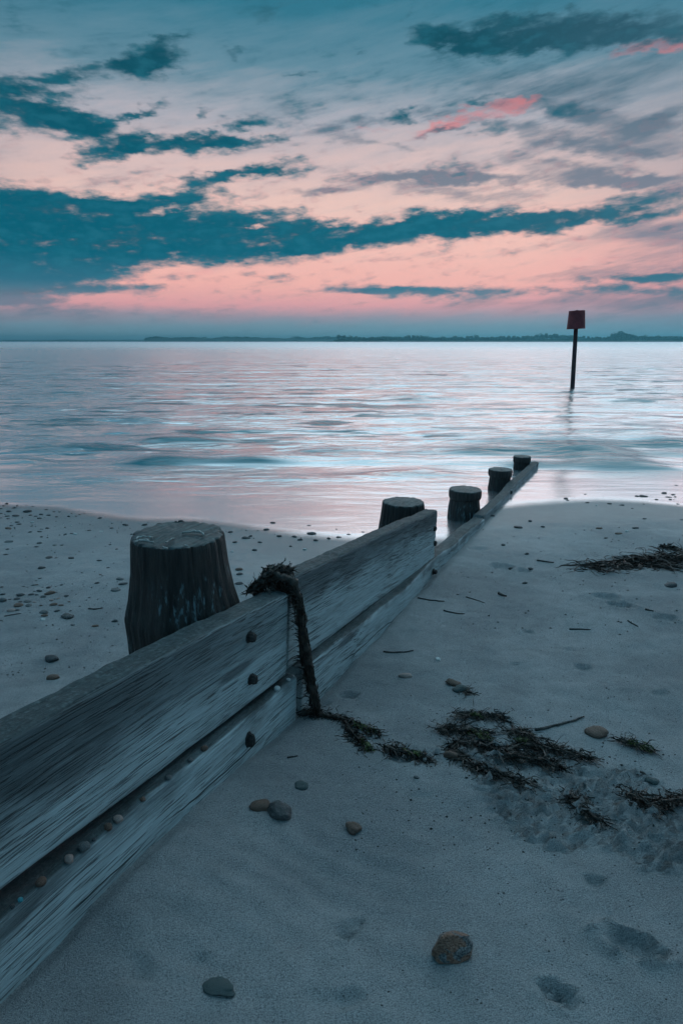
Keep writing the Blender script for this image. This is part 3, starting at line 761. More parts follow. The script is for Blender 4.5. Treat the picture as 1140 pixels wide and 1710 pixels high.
def bolt(parent, sx, zz, r=.015, seed=0, lozenge=False):
    rnd = random.Random(seed); mb = MB(); n = 8
    prof = [(1.25, .0), (1.25, .004), (1.0, .005), (1.02, .014), (.86, .020), (.35, .023)]
    vs = []; fs = []
    js = [rnd.uniform(.82, 1.1) for _ in range(n)]
    for k_, (rr, d) in enumerate(prof):
        for j in range(n):
            a = 2 * math.pi * j / n + .3
            q = rr * r * (js[j] if k_ > 1 else 1)
            vs.append((math.cos(a) * q * (.75 if lozenge else 1), -d - (rnd.random() * .002 if k_ > 2 else 0), math.sin(a) * q * (1.25 if lozenge else 1)))
    for k_ in range(len(prof) - 1):
        for j in range(n): fs.append((k_ * n + j, k_ * n + (j + 1) % n, (k_ + 1) * n + (j + 1) % n, (k_ + 1) * n + j))
    fs.append(tuple((len(prof) - 1) * n + j for j in range(n)))
    mb.add(vs, fs); o = mb.build('bolt', M['bolt'], parent, smooth=False)
    o.location = (sx, .002, zz); return o
def on_board(b, s0, z0, slope, s, z):      # position on a board's own face
    ds = s - s0; dz = z - z0; a = math.atan(slope); return ds * math.cos(a) + dz * math.sin(a), -ds * math.sin(a) + dz * math.cos(a)
for i, (s, z) in enumerate([(-.383, -.855), (-.384, -.997), (-2.3, -.67), (-2.3, -.80)]):
    bolt(up1, *on_board(up1, -3.6, -.700 + .0974 * 2.43, -.0974, s, z), .015, i)
for i, (s, z) in enumerate([(1.555, -1.066), (1.575, -1.165)]):
    bolt(up2, *on_board(up2, -.105, -.778, -.109, s, z), .016, i + 10)
bolt(lo1, *on_board(lo1, -3.6, -1.024 + .084 * 2.36, -.084, -.445, -1.165), .017, 21, True)
bolt(lo2, *on_board(lo2, -.1, -1.112, -.085, 1.50, -1.315), .016, 22)
bolt(lo3, *on_board(lo3, 2.94, -1.352, -.046, 4.15, -1.432), .018, 23)

def post(s, r, ztop, prof, seed, cap=None, lean=(0, 0)):
    """prof: (z below the top, radius); cap: radius of a mushroomed head"""
    loc = (s, .085 + r + .004, ztop + 1.33)
    n = 120
    zz = np.concatenate([np.linspace(0, -.5, 60), np.linspace(-.52, prof[-1][0], 20)])
    rr = np.interp(-zz, [-p[0] for p in prof], [p[1] for p in prof])
    th = np.linspace(0, 2 * np.pi, n, endpoint=False)
    T, Z = np.meshgrid(th, zz)
    Rr = rr[:, None] * (1 + .045 * fbm_np(np.cos(T) * 1.4 + seed, np.sin(T) * 1.4 + Z * .8, 2, seed) + .05 * fbm_np(np.cos(T) * 12 + seed, np.sin(T) * 12 + Z * 1.2, 3, seed + 1) - .05 * sstep(.16, .26, fbm_np(np.cos(T) * 9 + seed, np.sin(T) * 9 + Z * .9, 2, seed + 6)))
    Rr[0] *= .985
    V = np.stack([Rr * np.cos(T) + lean[0] * Z, Rr * np.sin(T) + lean[1] * Z, Z + .012 * fbm_np(np.cos(T) * 5, np.sin(T) * 5, 3, seed + 2) * (Z > -.03)], -1)
    i = np.arange(len(zz) * n).reshape(len(zz), n); j = np.roll(i, -1, 1)
    Fq = np.stack([i[:-1], i[1:], j[1:], j[:-1]], -1).reshape(-1, 4)
    me = mesh_np('post', V.reshape(-1, 3), Fq)
    o = link('post', me, M['post'], groyne); o.location = loc
    # sawn end
    rings = [1.0, .985, .9, .75, .55, .35, .15]; vs = []; fs = []
    rt = Rr[0] if cap is None else np.full(n, cap * .985) * (1 + .05 * fbm_np(np.cos(th) * 1.6 + seed, np.sin(th) * 1.6, 2, seed + 8))
    for a, q in enumerate(rings):
        x = rt * q * np.cos(th); y = rt * q * np.sin(th)
        z = (.003 if a else -.004) + .006 * fbm_np(x * 14, y * 60, 3, seed + 4) + .005 * (1 - q)
        if cap is None and a == 0: z = V[0, :, 2] - .001
        vs += list(zip(x, y, z))
    for a in range(len(rings) - 1):
        for b in range(n): fs.append((a * n + b, a * n + (b + 1) % n, (a + 1) * n + (b + 1) % n, (a + 1) * n + b))
    fs.append(tuple((len(rings) - 1) * n + b for b in range(n)))
    mb = MB(); mb.add(vs, fs)
    e = mb.build('post_top', M['end'], o)
    if cap is not None:
        hgt = .075; vs = []; fs = []
        cz = [.0, -.006, -.03, hgt * -.75, -hgt, -hgt - .004]; cr = [.97, 1.0, 1.01, 1.0, .96, .80]
        for a, (z, q) in enumerate(zip(cz, cr)):
            for b in range(n):
                w_ = rt[b] / .985 * q * (1 + .03 * float(vnoise(np.array([b * .9 + seed]), np.array([a * .1]), 5)[0]))
                vs.append((w_ * math.cos(th[b]), w_ * math.sin(th[b]), z + .012 * float(fbm_np(np.array([math.cos(th[b]) * 3 + seed]), np.array([math.sin(th[b]) * 3]), 2, seed)[0]) * (a > 2)))
        for a in range(len(cz) - 1):
            for b in range(n): fs.append(((a + 1) * n + b, (a + 1) * n + (b + 1) % n, a * n + (b + 1) % n, a * n + b))
        mb = MB(); mb.add(vs, fs); mb.build('collar', M['post'], o)
    return o
pA = post(-.366, .171, -.575, [(0, .141), (-.10, .149), (-.19, .164), (-.25, .180), (-.32, .176), (-.9, .170)], 3)
pB = post(1.682, .158, -.962, [(0, .129), (-.08, .138), (-.2, .156), (-.4, .160), (-.9, .160)], 7)
pC = post(3.216, .140, -1.219, [(0, .118), (-.08, .122), (-.16, .134), (-.3, .140), (-.9, .138)], 11, .138)
pD = post(4.691, .122, -1.322, [(0, .104), (-.08, .108), (-.2, .120), (-.9, .122)], 15, .124)
pE = post(6.023, .106, -1.405, [(0, .092), (-.08, .095), (-.2, .100), (-.8, .102)], 19, .108)
for p_, l_ in ((pA, 'nearest thick post, streaked with pale growth'), (pB, 'post behind the end of the upper plank, no collar'), (pC, 'post with a wide collar at its top')): p_['label'] = l_
# dried fibres on the nearest post top and on the plank beside it
def fibre(pts, r, parent, seed):
    rnd = random.Random(seed); out = []
    for a, b in zip(pts[:-1], pts[1:]):
        for q in range(4):
            f_ = q / 4; out.append(Vector(a).lerp(Vector(b), f_) + Vector((rnd.uniform(-.003, .003), rnd.uniform(-.003, .003), rnd.uniform(0, .004))))
    out.append(Vector(pts[-1]))
    mb = MB(); mb.tube(out, [r * rnd.uniform(.5, 1.2) for _ in out], 5); return mb.build('dried_fibre', M['fibre'], parent)
def gloc(px, py, z):   # groyne-local point of a photo position at eye-relative height z
    r = ray(px, py); q = z / r[2]; x, y = r[0] * q, r[1] * q
    s, d = gro(np.array([x]), np.array([y])); return Vector((float(s[0]), -float(d[0]), z + 1.33))
zt = -.5625
for i, pl in enumerate([[(224, 906), (232, 904), (244, 904), (257, 906)], [(278, 907), (284, 902), (292, 899)], [(305, 891), (322, 888), (334, 888), (340, 893)], [(272, 914), (280, 916)], [(226, 901), (235, 897), (254, 898)], [(308, 913), (315, 912)]]):
    fibre([gloc(x, y, zt) - Vector(pA.location) for x, y in pl], (.0036 if i else .0044), pA, i)

# ---------------------------------------------------------------- channel marker
mx_, my_ = sea_at(955, 648)
mk = empty('channel_marker', (mx_, my_, 0)); mk.rotation_euler = (0, rad(-2.6), 0); tag(mk, 'red can topmark on a tall dark pole standing in the sea', 'channel marker')
mb = MB(); lean = 0.
mb.tube([(-lean, 0, -1.0), (0, 0, 0), (lean * 1.3, 0, 1.3), (lean * 2.35, 0, 2.35)], [.078, .076, .072, .066], 20); mb.build('pole', M['iron_pole'], mk)
can = MB(); n = 40; cx = lean * 2.25; z0, z1 = 1.99, 2.585
prf = [(.02, z0 + .012), (.292, z0 + .012), (.306, z0), (.306, z0 + .02), (.300, z0 + .03), (.262, z1 - .03), (.265, z1 - .02), (.262, z1), (.25, z1 - .012), (.02, z1 - .012)]
vs = [(cx + r_ * math.cos(2 * math.pi * j / n), r_ * math.sin(2 * math.pi * j / n), z_) for r_, z_ in prf for j in range(n)]
fs = [(a * n + j, a * n + (j + 1) % n, (a + 1) * n + (j + 1) % n, (a + 1) * n + j) for a in range(len(prf) - 1) for j in range(n)]
can.add(vs, fs); cano = can.build('topmark', M['red'], mk, smooth=False); cano['label'] = 'dull red tapered can'
for p in cano.data.polygons: p.use_smooth = abs(p.normal.z) < .5
nb = MB(); nb.tube([(cx, 0, z1 - .02), (cx, 0, z1 + .02)], [.05, .045], 12); nb.build('pole_tip', M['iron_pole'], mk)

# ---------------------------------------------------------------- far shore
def shore(name, px0, px1, dist, hpx_fn, seed, depth=260, n=220):
    pxs = np.linspace(px0, px1, n); V = []
    prof = [(0, -2.0), (.02, .6), (.06, 1.5), (.25, None), (1.0, -2)]
    for px in pxs:
        x = (px - 570) / FPX * dist / CF; top = hpx_fn(px) * dist / FPX
        for f_, z in prof:
            zz = top if z is None else min(z, max(top, z if z < 0 else top * .6 + .1))
            V.append((x * (1 + f_ * depth / dist), dist + f_ * depth + 18 * vnoise(np.array([px * .05]), np.array([0.]), seed)[0] * (f_ < .1), zz))
    me = mesh_np(name, np.array(V), grid_faces(n, len(prof))[:, ::-1]); o = link(name, me, M['land']); o['kind'] = 'structure'; return o
def taper(px, a, b, w_): return float(np.clip((px - a) / w_, 0, 1) * np.clip((b - px) / w_, 0, 1))
_nz = {}
def nz(px, f_, s_):
    if (f_, s_) not in _nz: _nz[(f_, s_)] = fbm_np(np.arange(-1000, 2500) * f_, np.full(3500, .5), 3, s_)
    return float(_nz[(f_, s_)][int(px) + 1000])
shore('far_land', -700, 560, 4900, lambda px: taper(px, -700, 470, 120) * (2.0 + 2 * nz(px, .02, 1)), 1, 500)
shore('far_land', 262, 900, 3300, lambda px: taper(px, 262, 1300, 14) * (4.2 + 2.5 * nz(px, .015, 2)), 2, 400)
shore('far_land', 545, 1900, 2100, lambda px: taper(px, 545, 4000, 60) * (3.2 + 1.4 * nz(px, .02, 3)), 3, 300)
def crown_cloud(rnd, n, rx, rz, z0, leaf):
    mb = MB(); cl = [(rnd.uniform(-.6, .6) * rx, rnd.uniform(-.6, .6) * rx, z0 + rz * rnd.uniform(.5, 1.5), rnd.uniform(.35, .6) * rx) for _ in range(9)]
    for _ in range(n):
        cx_, cy_, cz_, cr_ = rnd.choice(cl); d = Vector((rnd.gauss(0, 1), rnd.gauss(0, 1), rnd.gauss(0, 1))).normalized() * cr_ * rnd.uniform(.6, 1.05)
        p = Vector((cx_, cy_, cz_)) + d; u = Vector((rnd.gauss(0, 1), rnd.gauss(0, 1), rnd.gauss(0, 1))).normalized(); v_ = u.orthogonal().normalized(); l = leaf * rnd.uniform(.6, 1.3)
        mb.add([p - u * l, p + v_ * l * .6, p + u * l, p - v_ * l * .6], [(0, 1, 2, 3)])
    return mb
rnd = random.Random(4)
TV = []
for k_ in range(7):
    rx = rnd.uniform(4.5, 7.5); hh = rnd.uniform(.8, 1.15)
    cm = crown_cloud(rnd, 520, rx, 5.2 * hh, 3.0, 1.15)
    me1 = bpy.data.meshes.new('crown'); me1.from_pydata(cm.v, [], cm.f); me1.materials.append(M['leaf'])
    tm = MB(); tm.tube([(0, 0, -2), (0, 0, 3), (.4, 0, 9)], [.6, .45, .15], 6)
    for a in range(3): tm.tube([(0, 0, 3.5 + a), (math.cos(a * 2.1) * 3, math.sin(a * 2.1) * 3, 7 + a)], [.25, .08], 5)
    me2 = bpy.data.meshes.new('trunk'); me2.from_pydata(tm.v, [], tm.f); me2.materials.append(M['bark'])
    TV.append((me1, me2))
def far_tree(px, dist, z, sc, label, group, k_):
    o = empty('far_tree', ((px - 570) / FPX * dist / CF, dist, z), rnd.uniform(0, 6)); o.scale = (sc * rnd.uniform(.9, 1.3), sc, sc * rnd.uniform(.8, 1.1))
    tag(o, label, 'tree', group)
    link('crown', TV[k_][0], None, o); link('trunk', TV[k_][1], None, o)
px = 566.
while px < 1230:
    tall = .55 + .35 * (nz(px, .03, 7) + .5) + .55 * math.exp(-((px - 1002) / 16) ** 2) + .3 * math.exp(-((px - 900) / 40) ** 2)
    if 700 < px < 760 and rnd.random() < .6: px += 5; continue
    side = 'left of the red marker' if px < 957 else 'right of the red marker'
    big_ = abs(px - 1002) < 20
    far_tree(px, 2190 + rnd.uniform(-20, 90), 5.0, tall * 1.75,
        'tall tree in the high clump on the far shore' if big_ else 'small hazy tree in the row on the far shore ' + side,
        'tall clump on the far shore' if big_ else 'trees on the far shore ' + side, rnd.randrange(7))
    px += rnd.uniform(4.0, 8.5)
def wood(name, px0, px1, dist, z, hpx, label, seed, n):
    rn = random.Random(seed); mb = MB()
    for _ in range(n):
        px = rn.uniform(px0, px1); hgt = (hpx * (.75 + .9 * nz(px, .06, seed)) * taper(px, px0 - 1, px1 + 1, 8)) * dist / FPX
        x = (px - 570) / FPX * dist / CF; p = Vector((x + rn.uniform(-6, 6), dist + rn.uniform(0, 60), z + hgt * rn.random() ** .7)); l = rn.uniform(2.2, 5.0)
        u = Vector((rn.gauss(0, 1), rn.gauss(0, 1), rn.gauss(0, 1))).normalized(); v_ = u.orthogonal().normalized()
        mb.add([p - u * l, p + v_ * l * .7, p + u * l, p - v_ * l * .7], [(0, 1, 2, 3)])
    o = mb.build(name, M['leaf'], smooth=False); tag(o, label, 'woodland'); o['kind'] = 'stuff'; return o
wood('woodland', 266, 760, 3400, 10, 4.6, 'hazy blue wood along the far shore left of the tree row', 31, 9000)
wood('woodland', -120, 230, 5100, 6, 1.3, 'faint low wood on the farthest shore at the left horizon', 33, 3500)
wood('woodland', 560, 1240, 2150, 3, 5.0, 'low dark scrub at the foot of the tree row on the far shore', 35, 14000)

# ---------------------------------------------------------------- stones
def stone_mesh(name, seed, sub=3, facet=.0, sharp=.22, cut=(.62, .88)):
    bm = bmesh.new(); bmesh.ops.create_icosphere(bm, subdivisions=sub, radius=1)
    rn = random.Random(seed)
    planes = [(Vector((rn.gauss(0, 1), rn.gauss(0, 1), rn.gauss(0, .8))).normalized(), rn.uniform(*cut)) for _ in range(7)]
    for v in bm.verts:
        p = v.co.copy()
        for nrm, d in planes:
            q = p.dot(nrm)
            if q > d: p -= nrm * (q - d) * (.75 + facet)
        v.co = p
    co = np.array([v.co[:] for v in bm.verts])
    k_ = 1 + sharp * fbm_np(co[:, 0] * 1.7 + seed * 3.1, co[:, 1] * 1.7 + co[:, 2] * 1.3, 3, seed)
    for v, q in zip(bm.verts, k_): v.co = v.co * float(q)
    me = bpy.data.meshes.new(name); bm.to_mesh(me); bm.free(); me.shade_smooth(); return me
SV = {}
def stone(px, py, w_px, h_px, shade, label, group=None, name='pebble', variant=None, sub=2, turn=None, sink=.36, cat='pebble', flat=None, z=None):
    p = at(px, py + h_px * .30)
    p.z = hz(p.x, p.y) if z is None else z
    depth = p.y * CF + (CAMZ - p.z) * SF
    wd = w_px * depth / FPX * .5
    ratio = min(.75, max(.26, h_px / w_px * .85)) if flat is None else flat
    variant = rs.randrange(9) if variant is None else variant
    key = (shade, variant, sub)
    if key not in SV:
        me = stone_mesh('pebble', variant + 1, sub); me.materials.append(PEB[shade]); SV[key] = me
    o = bpy.data.objects.new(name, SV[key]); C.objects.link(o)
    o.scale = (wd * 1.12, wd * rs.uniform(.7, .95), wd * ratio * 1.1)
    o.rotation_euler = (rs.uniform(-.12, .12), rs.uniform(-.12, .12), rs.uniform(-.5, .5) if turn is None else turn)
    o.location = (p.x, p.y + wd * .3, p.z + wd * ratio * (1 - 2 * sink) * .9)
    tag(o, label, cat, group); return o
rs = random.Random(12)
# named stones in the foreground
st = stone(752, 1583, 74, 56, 'brown', 'orange-brown flint stone with grey broken face lying alone in the foreground sand', name='stone', variant=3, sub=5, turn=.3, sink=.16, cat='stone', flat=.62)
m, tt, b, o_ = mat_new('flint_two_tone')
oc = coords(tt); n1 = tt.noise(oc, 1.1, 3, .5, .4); n2 = tt.noise(oc, 9, 4, .65); n3 = tt.noise(oc, 2.6, 2, .5)
c = tt.mix(tt.mr(n2, .35, .65), (.18, .075, .045, 1), (.38, .21, .15, 1))
c = tt.mix(tt.mr(n1, .50, .535), c, tt.mix(tt.mr(n2, .4, .62), (.055, .055, .06, 1), (.27, .26, .26, 1)))
c = tt.mix(tt.m('MULTIPLY', tt.mr(n3, .64, .67), .5), c, (.03, .028, .028, 1))
tt.put(b.inputs['Base Color'], c); b.inputs['Roughness'].default_value = .42
tt.put(b.inputs['Normal'], tt.bump(tt.m('ADD', n2, n1), .5, .08))
st.data = stone_mesh('stone', 44, 5, .2, .14, (.52, .80)); st.data.materials.append(m)
stone(367, 1640, 52, 56, 'green', 'flat grey-green stone half sunk in the sand at the bottom, left of the orange-brown flint', name='stone', variant=5, sub=4, sink=.46, cat='stone', flat=.26)
stone(434, 1347, 32, 18, 'brown', 'small red-brown stone touching the dark flint below the groyne bolt', name='stone', variant=2, sub=3, cat='stone')
stone(467, 1356, 42, 30, 'flint', 'dark flint with white patches beside a small red-brown stone', name='stone', variant=6, sub=4, cat='stone')
stone(590, 1383, 27, 18, 'brown', 'lone dark brown stone on the sand right of the white-patched flint', name='stone', variant=1, sub=4, cat='stone')
stone(503, 1313, 25, 12, 'green', 'slim grey-green stone above the white-patched flint', name='stone', variant=4, sub=3, cat='stone')
stone(677, 1128, 21, 10, 'pink', 'small oblong pinkish stone on the sand right of the seaweed rope', variant=2, sub=3)
stone(757, 1141, 24, 12, 'brown', 'reddish stone leaning on a green one on the open sand', variant=7, sub=3)
stone(769, 1150, 26, 14, 'green', 'grey-green stone beside a reddish one on the open sand', variant=8, sub=3)
stone(752, 1262, 22, 19, 'brown', 'round pinkish-brown stone in the loop of the large seaweed', variant=0, sub=3, flat=.75)
stone(998, 1223, 36, 17, 'brown', 'tan stone beside the green weed scrap on the right', variant=3, sub=3)
stone(1120, 975, 21, 9, 'dark', 'dark oblong stone at right edge below the long seaweed', variant=2, sub=3)
stone(731, 1102, 10, 7, 'white', 'tiny white shell lying alone on the open sand', name='shell', variant=4, cat='shell')
stone(85, 1099, 24, 12, 'dark', 'upper of two dark pebbles close to the groyne at left', variant=1, sub=3)
stone(88, 1130, 20, 11, 'brown', 'lower brownish one of two pebbles close to the groyne at left', variant=6, sub=3)
stone(1090, 1302, 22, 16, 'green', 'grey-green lump above the right seaweed heap', variant=7, sub=3)
stone(1043, 1237, 8, 6, 'grey', 'little grey pebble beside the green weed scrap', variant=0)
stone(695, 1300, 9, 6, 'grey', 'little grey pebble on bare sand below the weed trail', variant=0)
LB = {'dark': 'small dark pebble', 'grey': 'small grey pebble', 'brown': 'small brown pebble', 'pink': 'small pinkish pebble', 'white': 'small white pebble'}
k5 = lambda lst: [(x * .193, 830 + y * .193, w_ * .193, h_ * .193, c) for x, y, w_, h_, c in lst]
upper = k5([(340,395,50,25,'grey'),(315,432,35,12,'dark'),(75,383,70,18,'grey'),(70,272,60,18,'brown'),(65,450,35,12,'dark'),(50,500,40,10,'dark'),(280,215,35,18,'white'),(265,155,35,15,'dark'),(655,320,40,18,'white'),(565,322,35,10,'dark'),(620,316,30,9,'dark'),(345,300,40,12,'dark'),(260,305,35,10,'dark'),(875,297,35,14,'white'),(770,288,35,10,'grey'),
 (965,268,30,12,'dark'),(1095,245,35,12,'dark'),(235,122,70,30,'dark'),(120,92,40,15,'dark'),(75,122,50,20,'dark'),(60,57,32,24,'dark'),(355,148,40,15,'dark'),(310,165,30,12,'dark'),(340,183,40,10,'dark'),(135,163,60,9,'dark'),(65,165,40,10,'dark'),(400,108,30,10,'dark'),(468,127,25,8,'dark'),(515,128,20,8,'dark'),(595,165,25,18,'dark'),(865,180,32,16,'dark'),
 (735,140,25,8,'dark'),(150,75,25,15,'dark'),(230,72,30,12,'dark'),(285,82,30,10,'dark'),(35,75,30,15,'dark'),(535,413,30,10,'dark'),(475,413,35,10,'grey'),(953,410,28,10,'dark'),(1010,452,30,12,'dark'),(360,345,30,12,'dark'),(150,217,40,8,'dark'),(165,235,45,8,'dark'),(100,247,30,8,'dark'),(410,270,40,10,'dark'),(613,247,18,10,'white'),(545,237,14,8,'white'),
 (5,100,30,14,'dark'),(10,140,25,12,'dark'),(10,180,20,10,'dark'),(490,170,26,10,'dark'),(420,157,40,10,'dark'),(660,165,22,8,'dark'),(690,152,26,7,'dark'),(305,22,40,10,'dark'),(170,42,20,8,'dark'),(70,188,34,9,'dark'),(275,252,26,8,'grey')])
lower = k5([(20,890,72,52,'grey'),(95,980,72,36,'pink'),(165,937,82,28,'brown'),(175,850,75,30,'dark'),(380,1003,80,30,'grey'),(385,1030,60,25,'brown'),(430,830,92,46,'brown'),(375,865,52,30,'grey'),(445,892,40,20,'pink'),(505,885,30,12,'pink'),(465,940,65,25,'brown'),(530,945,45,15,'brown'),(495,987,50,18,'dark'),(250,945,65,30,'grey'),(355,945,30,15,'brown'),
 (340,815,50,25,'dark'),(270,848,50,15,'dark'),(420,783,40,20,'dark'),(420,518,65,20,'dark'),(615,520,50,20,'dark'),(485,522,25,10,'dark'),(860,550,45,15,'dark'),(1040,713,70,25,'grey'),(840,752,45,20,'dark'),(1065,755,75,20,'dark'),(1000,808,95,26,'grey'),(990,1070,60,30,'dark'),(825,1108,55,20,'brown'),(630,1102,40,15,'grey'),(935,608,30,10,'dark'),
 (290,753,40,12,'grey'),(205,767,25,8,'dark'),(145,883,60,16,'dark'),(180,907,35,12,'dark'),(300,915,35,10,'pink'),(15,775,30,15,'dark'),(20,835,45,20,'dark'),(600,915,22,12,'brown'),(575,868,45,10,'dark'),(150,980,50,16,'dark'),(320,752,30,10,'brown'),(535,765,30,12,'grey'),(85,885,26,10,'dark'),(320,850,30,9,'dark'),(870,675,24,9,'brown'),(345,698,36,10,'grey'),(240,910,70,9,'grey'),(10,1070,30,10,'dark'),(300,822,24,10,'grey')])
for q in upper: stone(*q, LB[q[4]] + ' near the waterline left of the groyne', 'pebbles near the left waterline')
for q in lower: stone(*q, LB[q[4]] + ' in the scatter left of the nearest post', 'pebbles scattered left of the nearest post')
for q, lb in zip(k5([(360,602,55,30,'dark'),(580,1025,105,58,'flint'),(370,1063,42,20,'white')]), ['round black pebble alone above the left pebble scatter', 'largest dark pebble with pale top in the left scatter', 'flat white pebble below the left pebble scatter']): stone(*q, lb, sub=3)
for x, y, w_, h_, c in [(399,951,12,6,'brown'),(400,960,11,5,'dark'),(399,976,14,5,'dark'),(425,918,9,4,'dark'),(455,873,10,6,'dark'),(445,884,10,5,'dark'),(466,895,9,4,'dark'),(492,896,9,4,'dark'),(520,891,16,6,'dark'),(501,901,9,4,'dark'),(527,902,8,4,'dark'),(485,912,6,3,'dark'),(509,917,7,4,'white'),(515,878,9,4,'dark'),(566,897,9,4,'dark'),(549,899,7,4,'dark'),(411,898,14,5,'dark'),(418,895,7,4,'dark'),(385,888,8,4,'dark'),(327,876,9,4,'dark'),(343,876,7,4,'dark'),(302,870,9,6,'dark'),(285,873,7,4,'dark'),(241,876,9,4,'dark'),(209,876,9,4,'dark'),(387,921,6,3,'white'),(561,884,6,4,'dark'),(434,905,7,4,'grey'),(392,905,8,4,'dark'),(255,880,7,4,'white'),(220,892,7,3,'grey'),(583,893,9,4,'dark'),(606,889,7,4,'dark'),(598,901,7,4,'dark')]:
    stone(x, y, w_, h_, c, LB[c] + ' in the wash between the first two posts', 'pebbles between the first two posts')
k6 = lambda lst: [(920 + x * .193, 800 + y * .193, w_ * .193, h_ * .193, c) for x, y, w_, h_, c in lst]
for q in k6([(975,122,45,25,'dark'),(1055,138,40,20,'dark'),(1020,160,55,15,'dark'),(1072,157,30,18,'dark'),(910,180,35,18,'dark'),(1030,180,35,20,'dark'),(1062,183,25,12,'dark'),(740,150,40,22,'dark'),(800,150,70,25,'dark'),(858,143,25,10,'dark'),(292,135,28,14,'dark'),(125,170,40,20,'dark'),(140,185,28,12,'dark'),(150,120,20,10,'dark'),(1085,57,35,12,'dark'),(1098,218,30,14,'dark')]):
    stone(*q, 'dark stone standing in the shallow wash at right', 'stones in the wash at right', sink=.18)
for q in k6([(310,203,35,12,'dark'),(505,212,40,15,'dark'),(610,225,45,12,'grey'),(800,215,22,9,'dark'),(700,253,25,8,'dark'),(808,343,35,14,'grey'),(1125,352,34,12,'grey'),(415,425,50,20,'brown'),(730,423,60,20,'dark'),(585,475,60,14,'brown'),(390,228,20,10,'white'),(475,510,40,9,'dark'),(95,175,20,8,'dark')]):
    stone(*q, LB[q[4]] + ' on the smooth damp sand at right', 'pebbles on the damp sand at right')
for q, lb in zip(k6([(650,455,34,22,'white'),(848,632,34,14,'white')]), ['small white shell on damp sand below the wash at right', 'small white shell just above the long seaweed at right']): stone(*q, lb, name='shell', cat='shell')
for x, y, w_, h_, c in [(822,861,8,4,'dark'),(885,870,7,4,'dark'),(866,880,14,5,'dark'),(906,879,7,4,'dark'),(840,909,8,5,'dark'),(879,924,8,5,'dark'),(876,972,9,5,'dark'),(853,948,9,5,'dark'),(886,950,9,5,'dark')]:
    stone(x, y, w_, h_, c, 'small dark pebble on the sand right beside the far planks', 'pebbles beside the far planks')
# pebbles caught on the ledge of the lower plank
def ledge(px, py, w_px, h_px, shade, label, group=None, name='pebble', cat='pebble'):
    s_g, z_g = None, None
    r = ray(px, py)
    n3 = np.array([GN[0], GN[1], 0]); off = GP @ GN + .014
    q = off / (r @ n3); p = r * q; s_g = float((p[:2] - GP) @ GA)
    z0 = (-1.024 + .084 * 2.36) - .084 * (s_g + 3.6) if s_g < -.125 else -1.112 - .085 * (s_g + .1)
    xy = GP + GA * s_g + GN * .010
    depth = xy[1] * CF + (-z0) * SF; wd = w_px * depth / FPX * .5
    v_ = rs.randrange(9); key = (shade, v_, 2)
    if key not in SV:
        me = stone_mesh('pebble', v_ + 1, 2); me.materials.append(PEB[shade]); SV[key] = me
    o = bpy.data.objects.new(name, SV[key]); C.objects.link(o)
    o.scale = (wd * .8, min(wd, .012), wd * .6); o.rotation_euler = (rs.uniform(-.2, .2), rs.uniform(-.2, .2), math.atan2(GA[1], GA[0]))
    o.location = (xy[0], xy[1], CAMZ + z0 + wd * .3); tag(o, label, cat, group)
for x, y, w_, h_, c in [(342,1237,16,10,'brown'),(319,1257,12,8,'grey'),(283,1287,14,8,'grey'),(239,1321,12,10,'brown'),(198,1355,22,14,'pink'),(182,1369,18,12,'brown'),(116,1419,20,14,'pink'),(68,1457,24,14,'brown'),(158,1390,9,6,'dark'),(20,1498,12,8,'dark')]:
    ledge(x, y, w_, h_, c, LB[c] + ' on the ledge between the near planks', 'pebbles on the ledge between the near planks')
ledge(141, 1401, 28, 16, 'grey', 'largest grey pebble on the ledge between the near planks')
ledge(34, 1488, 12, 12, 'teal', 'bright turquoise pebble on the plank ledge at the left edge')
ledge(464, 1145, 15, 9, 'white', 'white shell on the plank ledge left of the hanging seaweed', None, 'shell', 'shell')
ledge(483, 1127, 9, 7, 'white', 'white shell tucked behind the hanging seaweed', None, 'shell', 'shell')

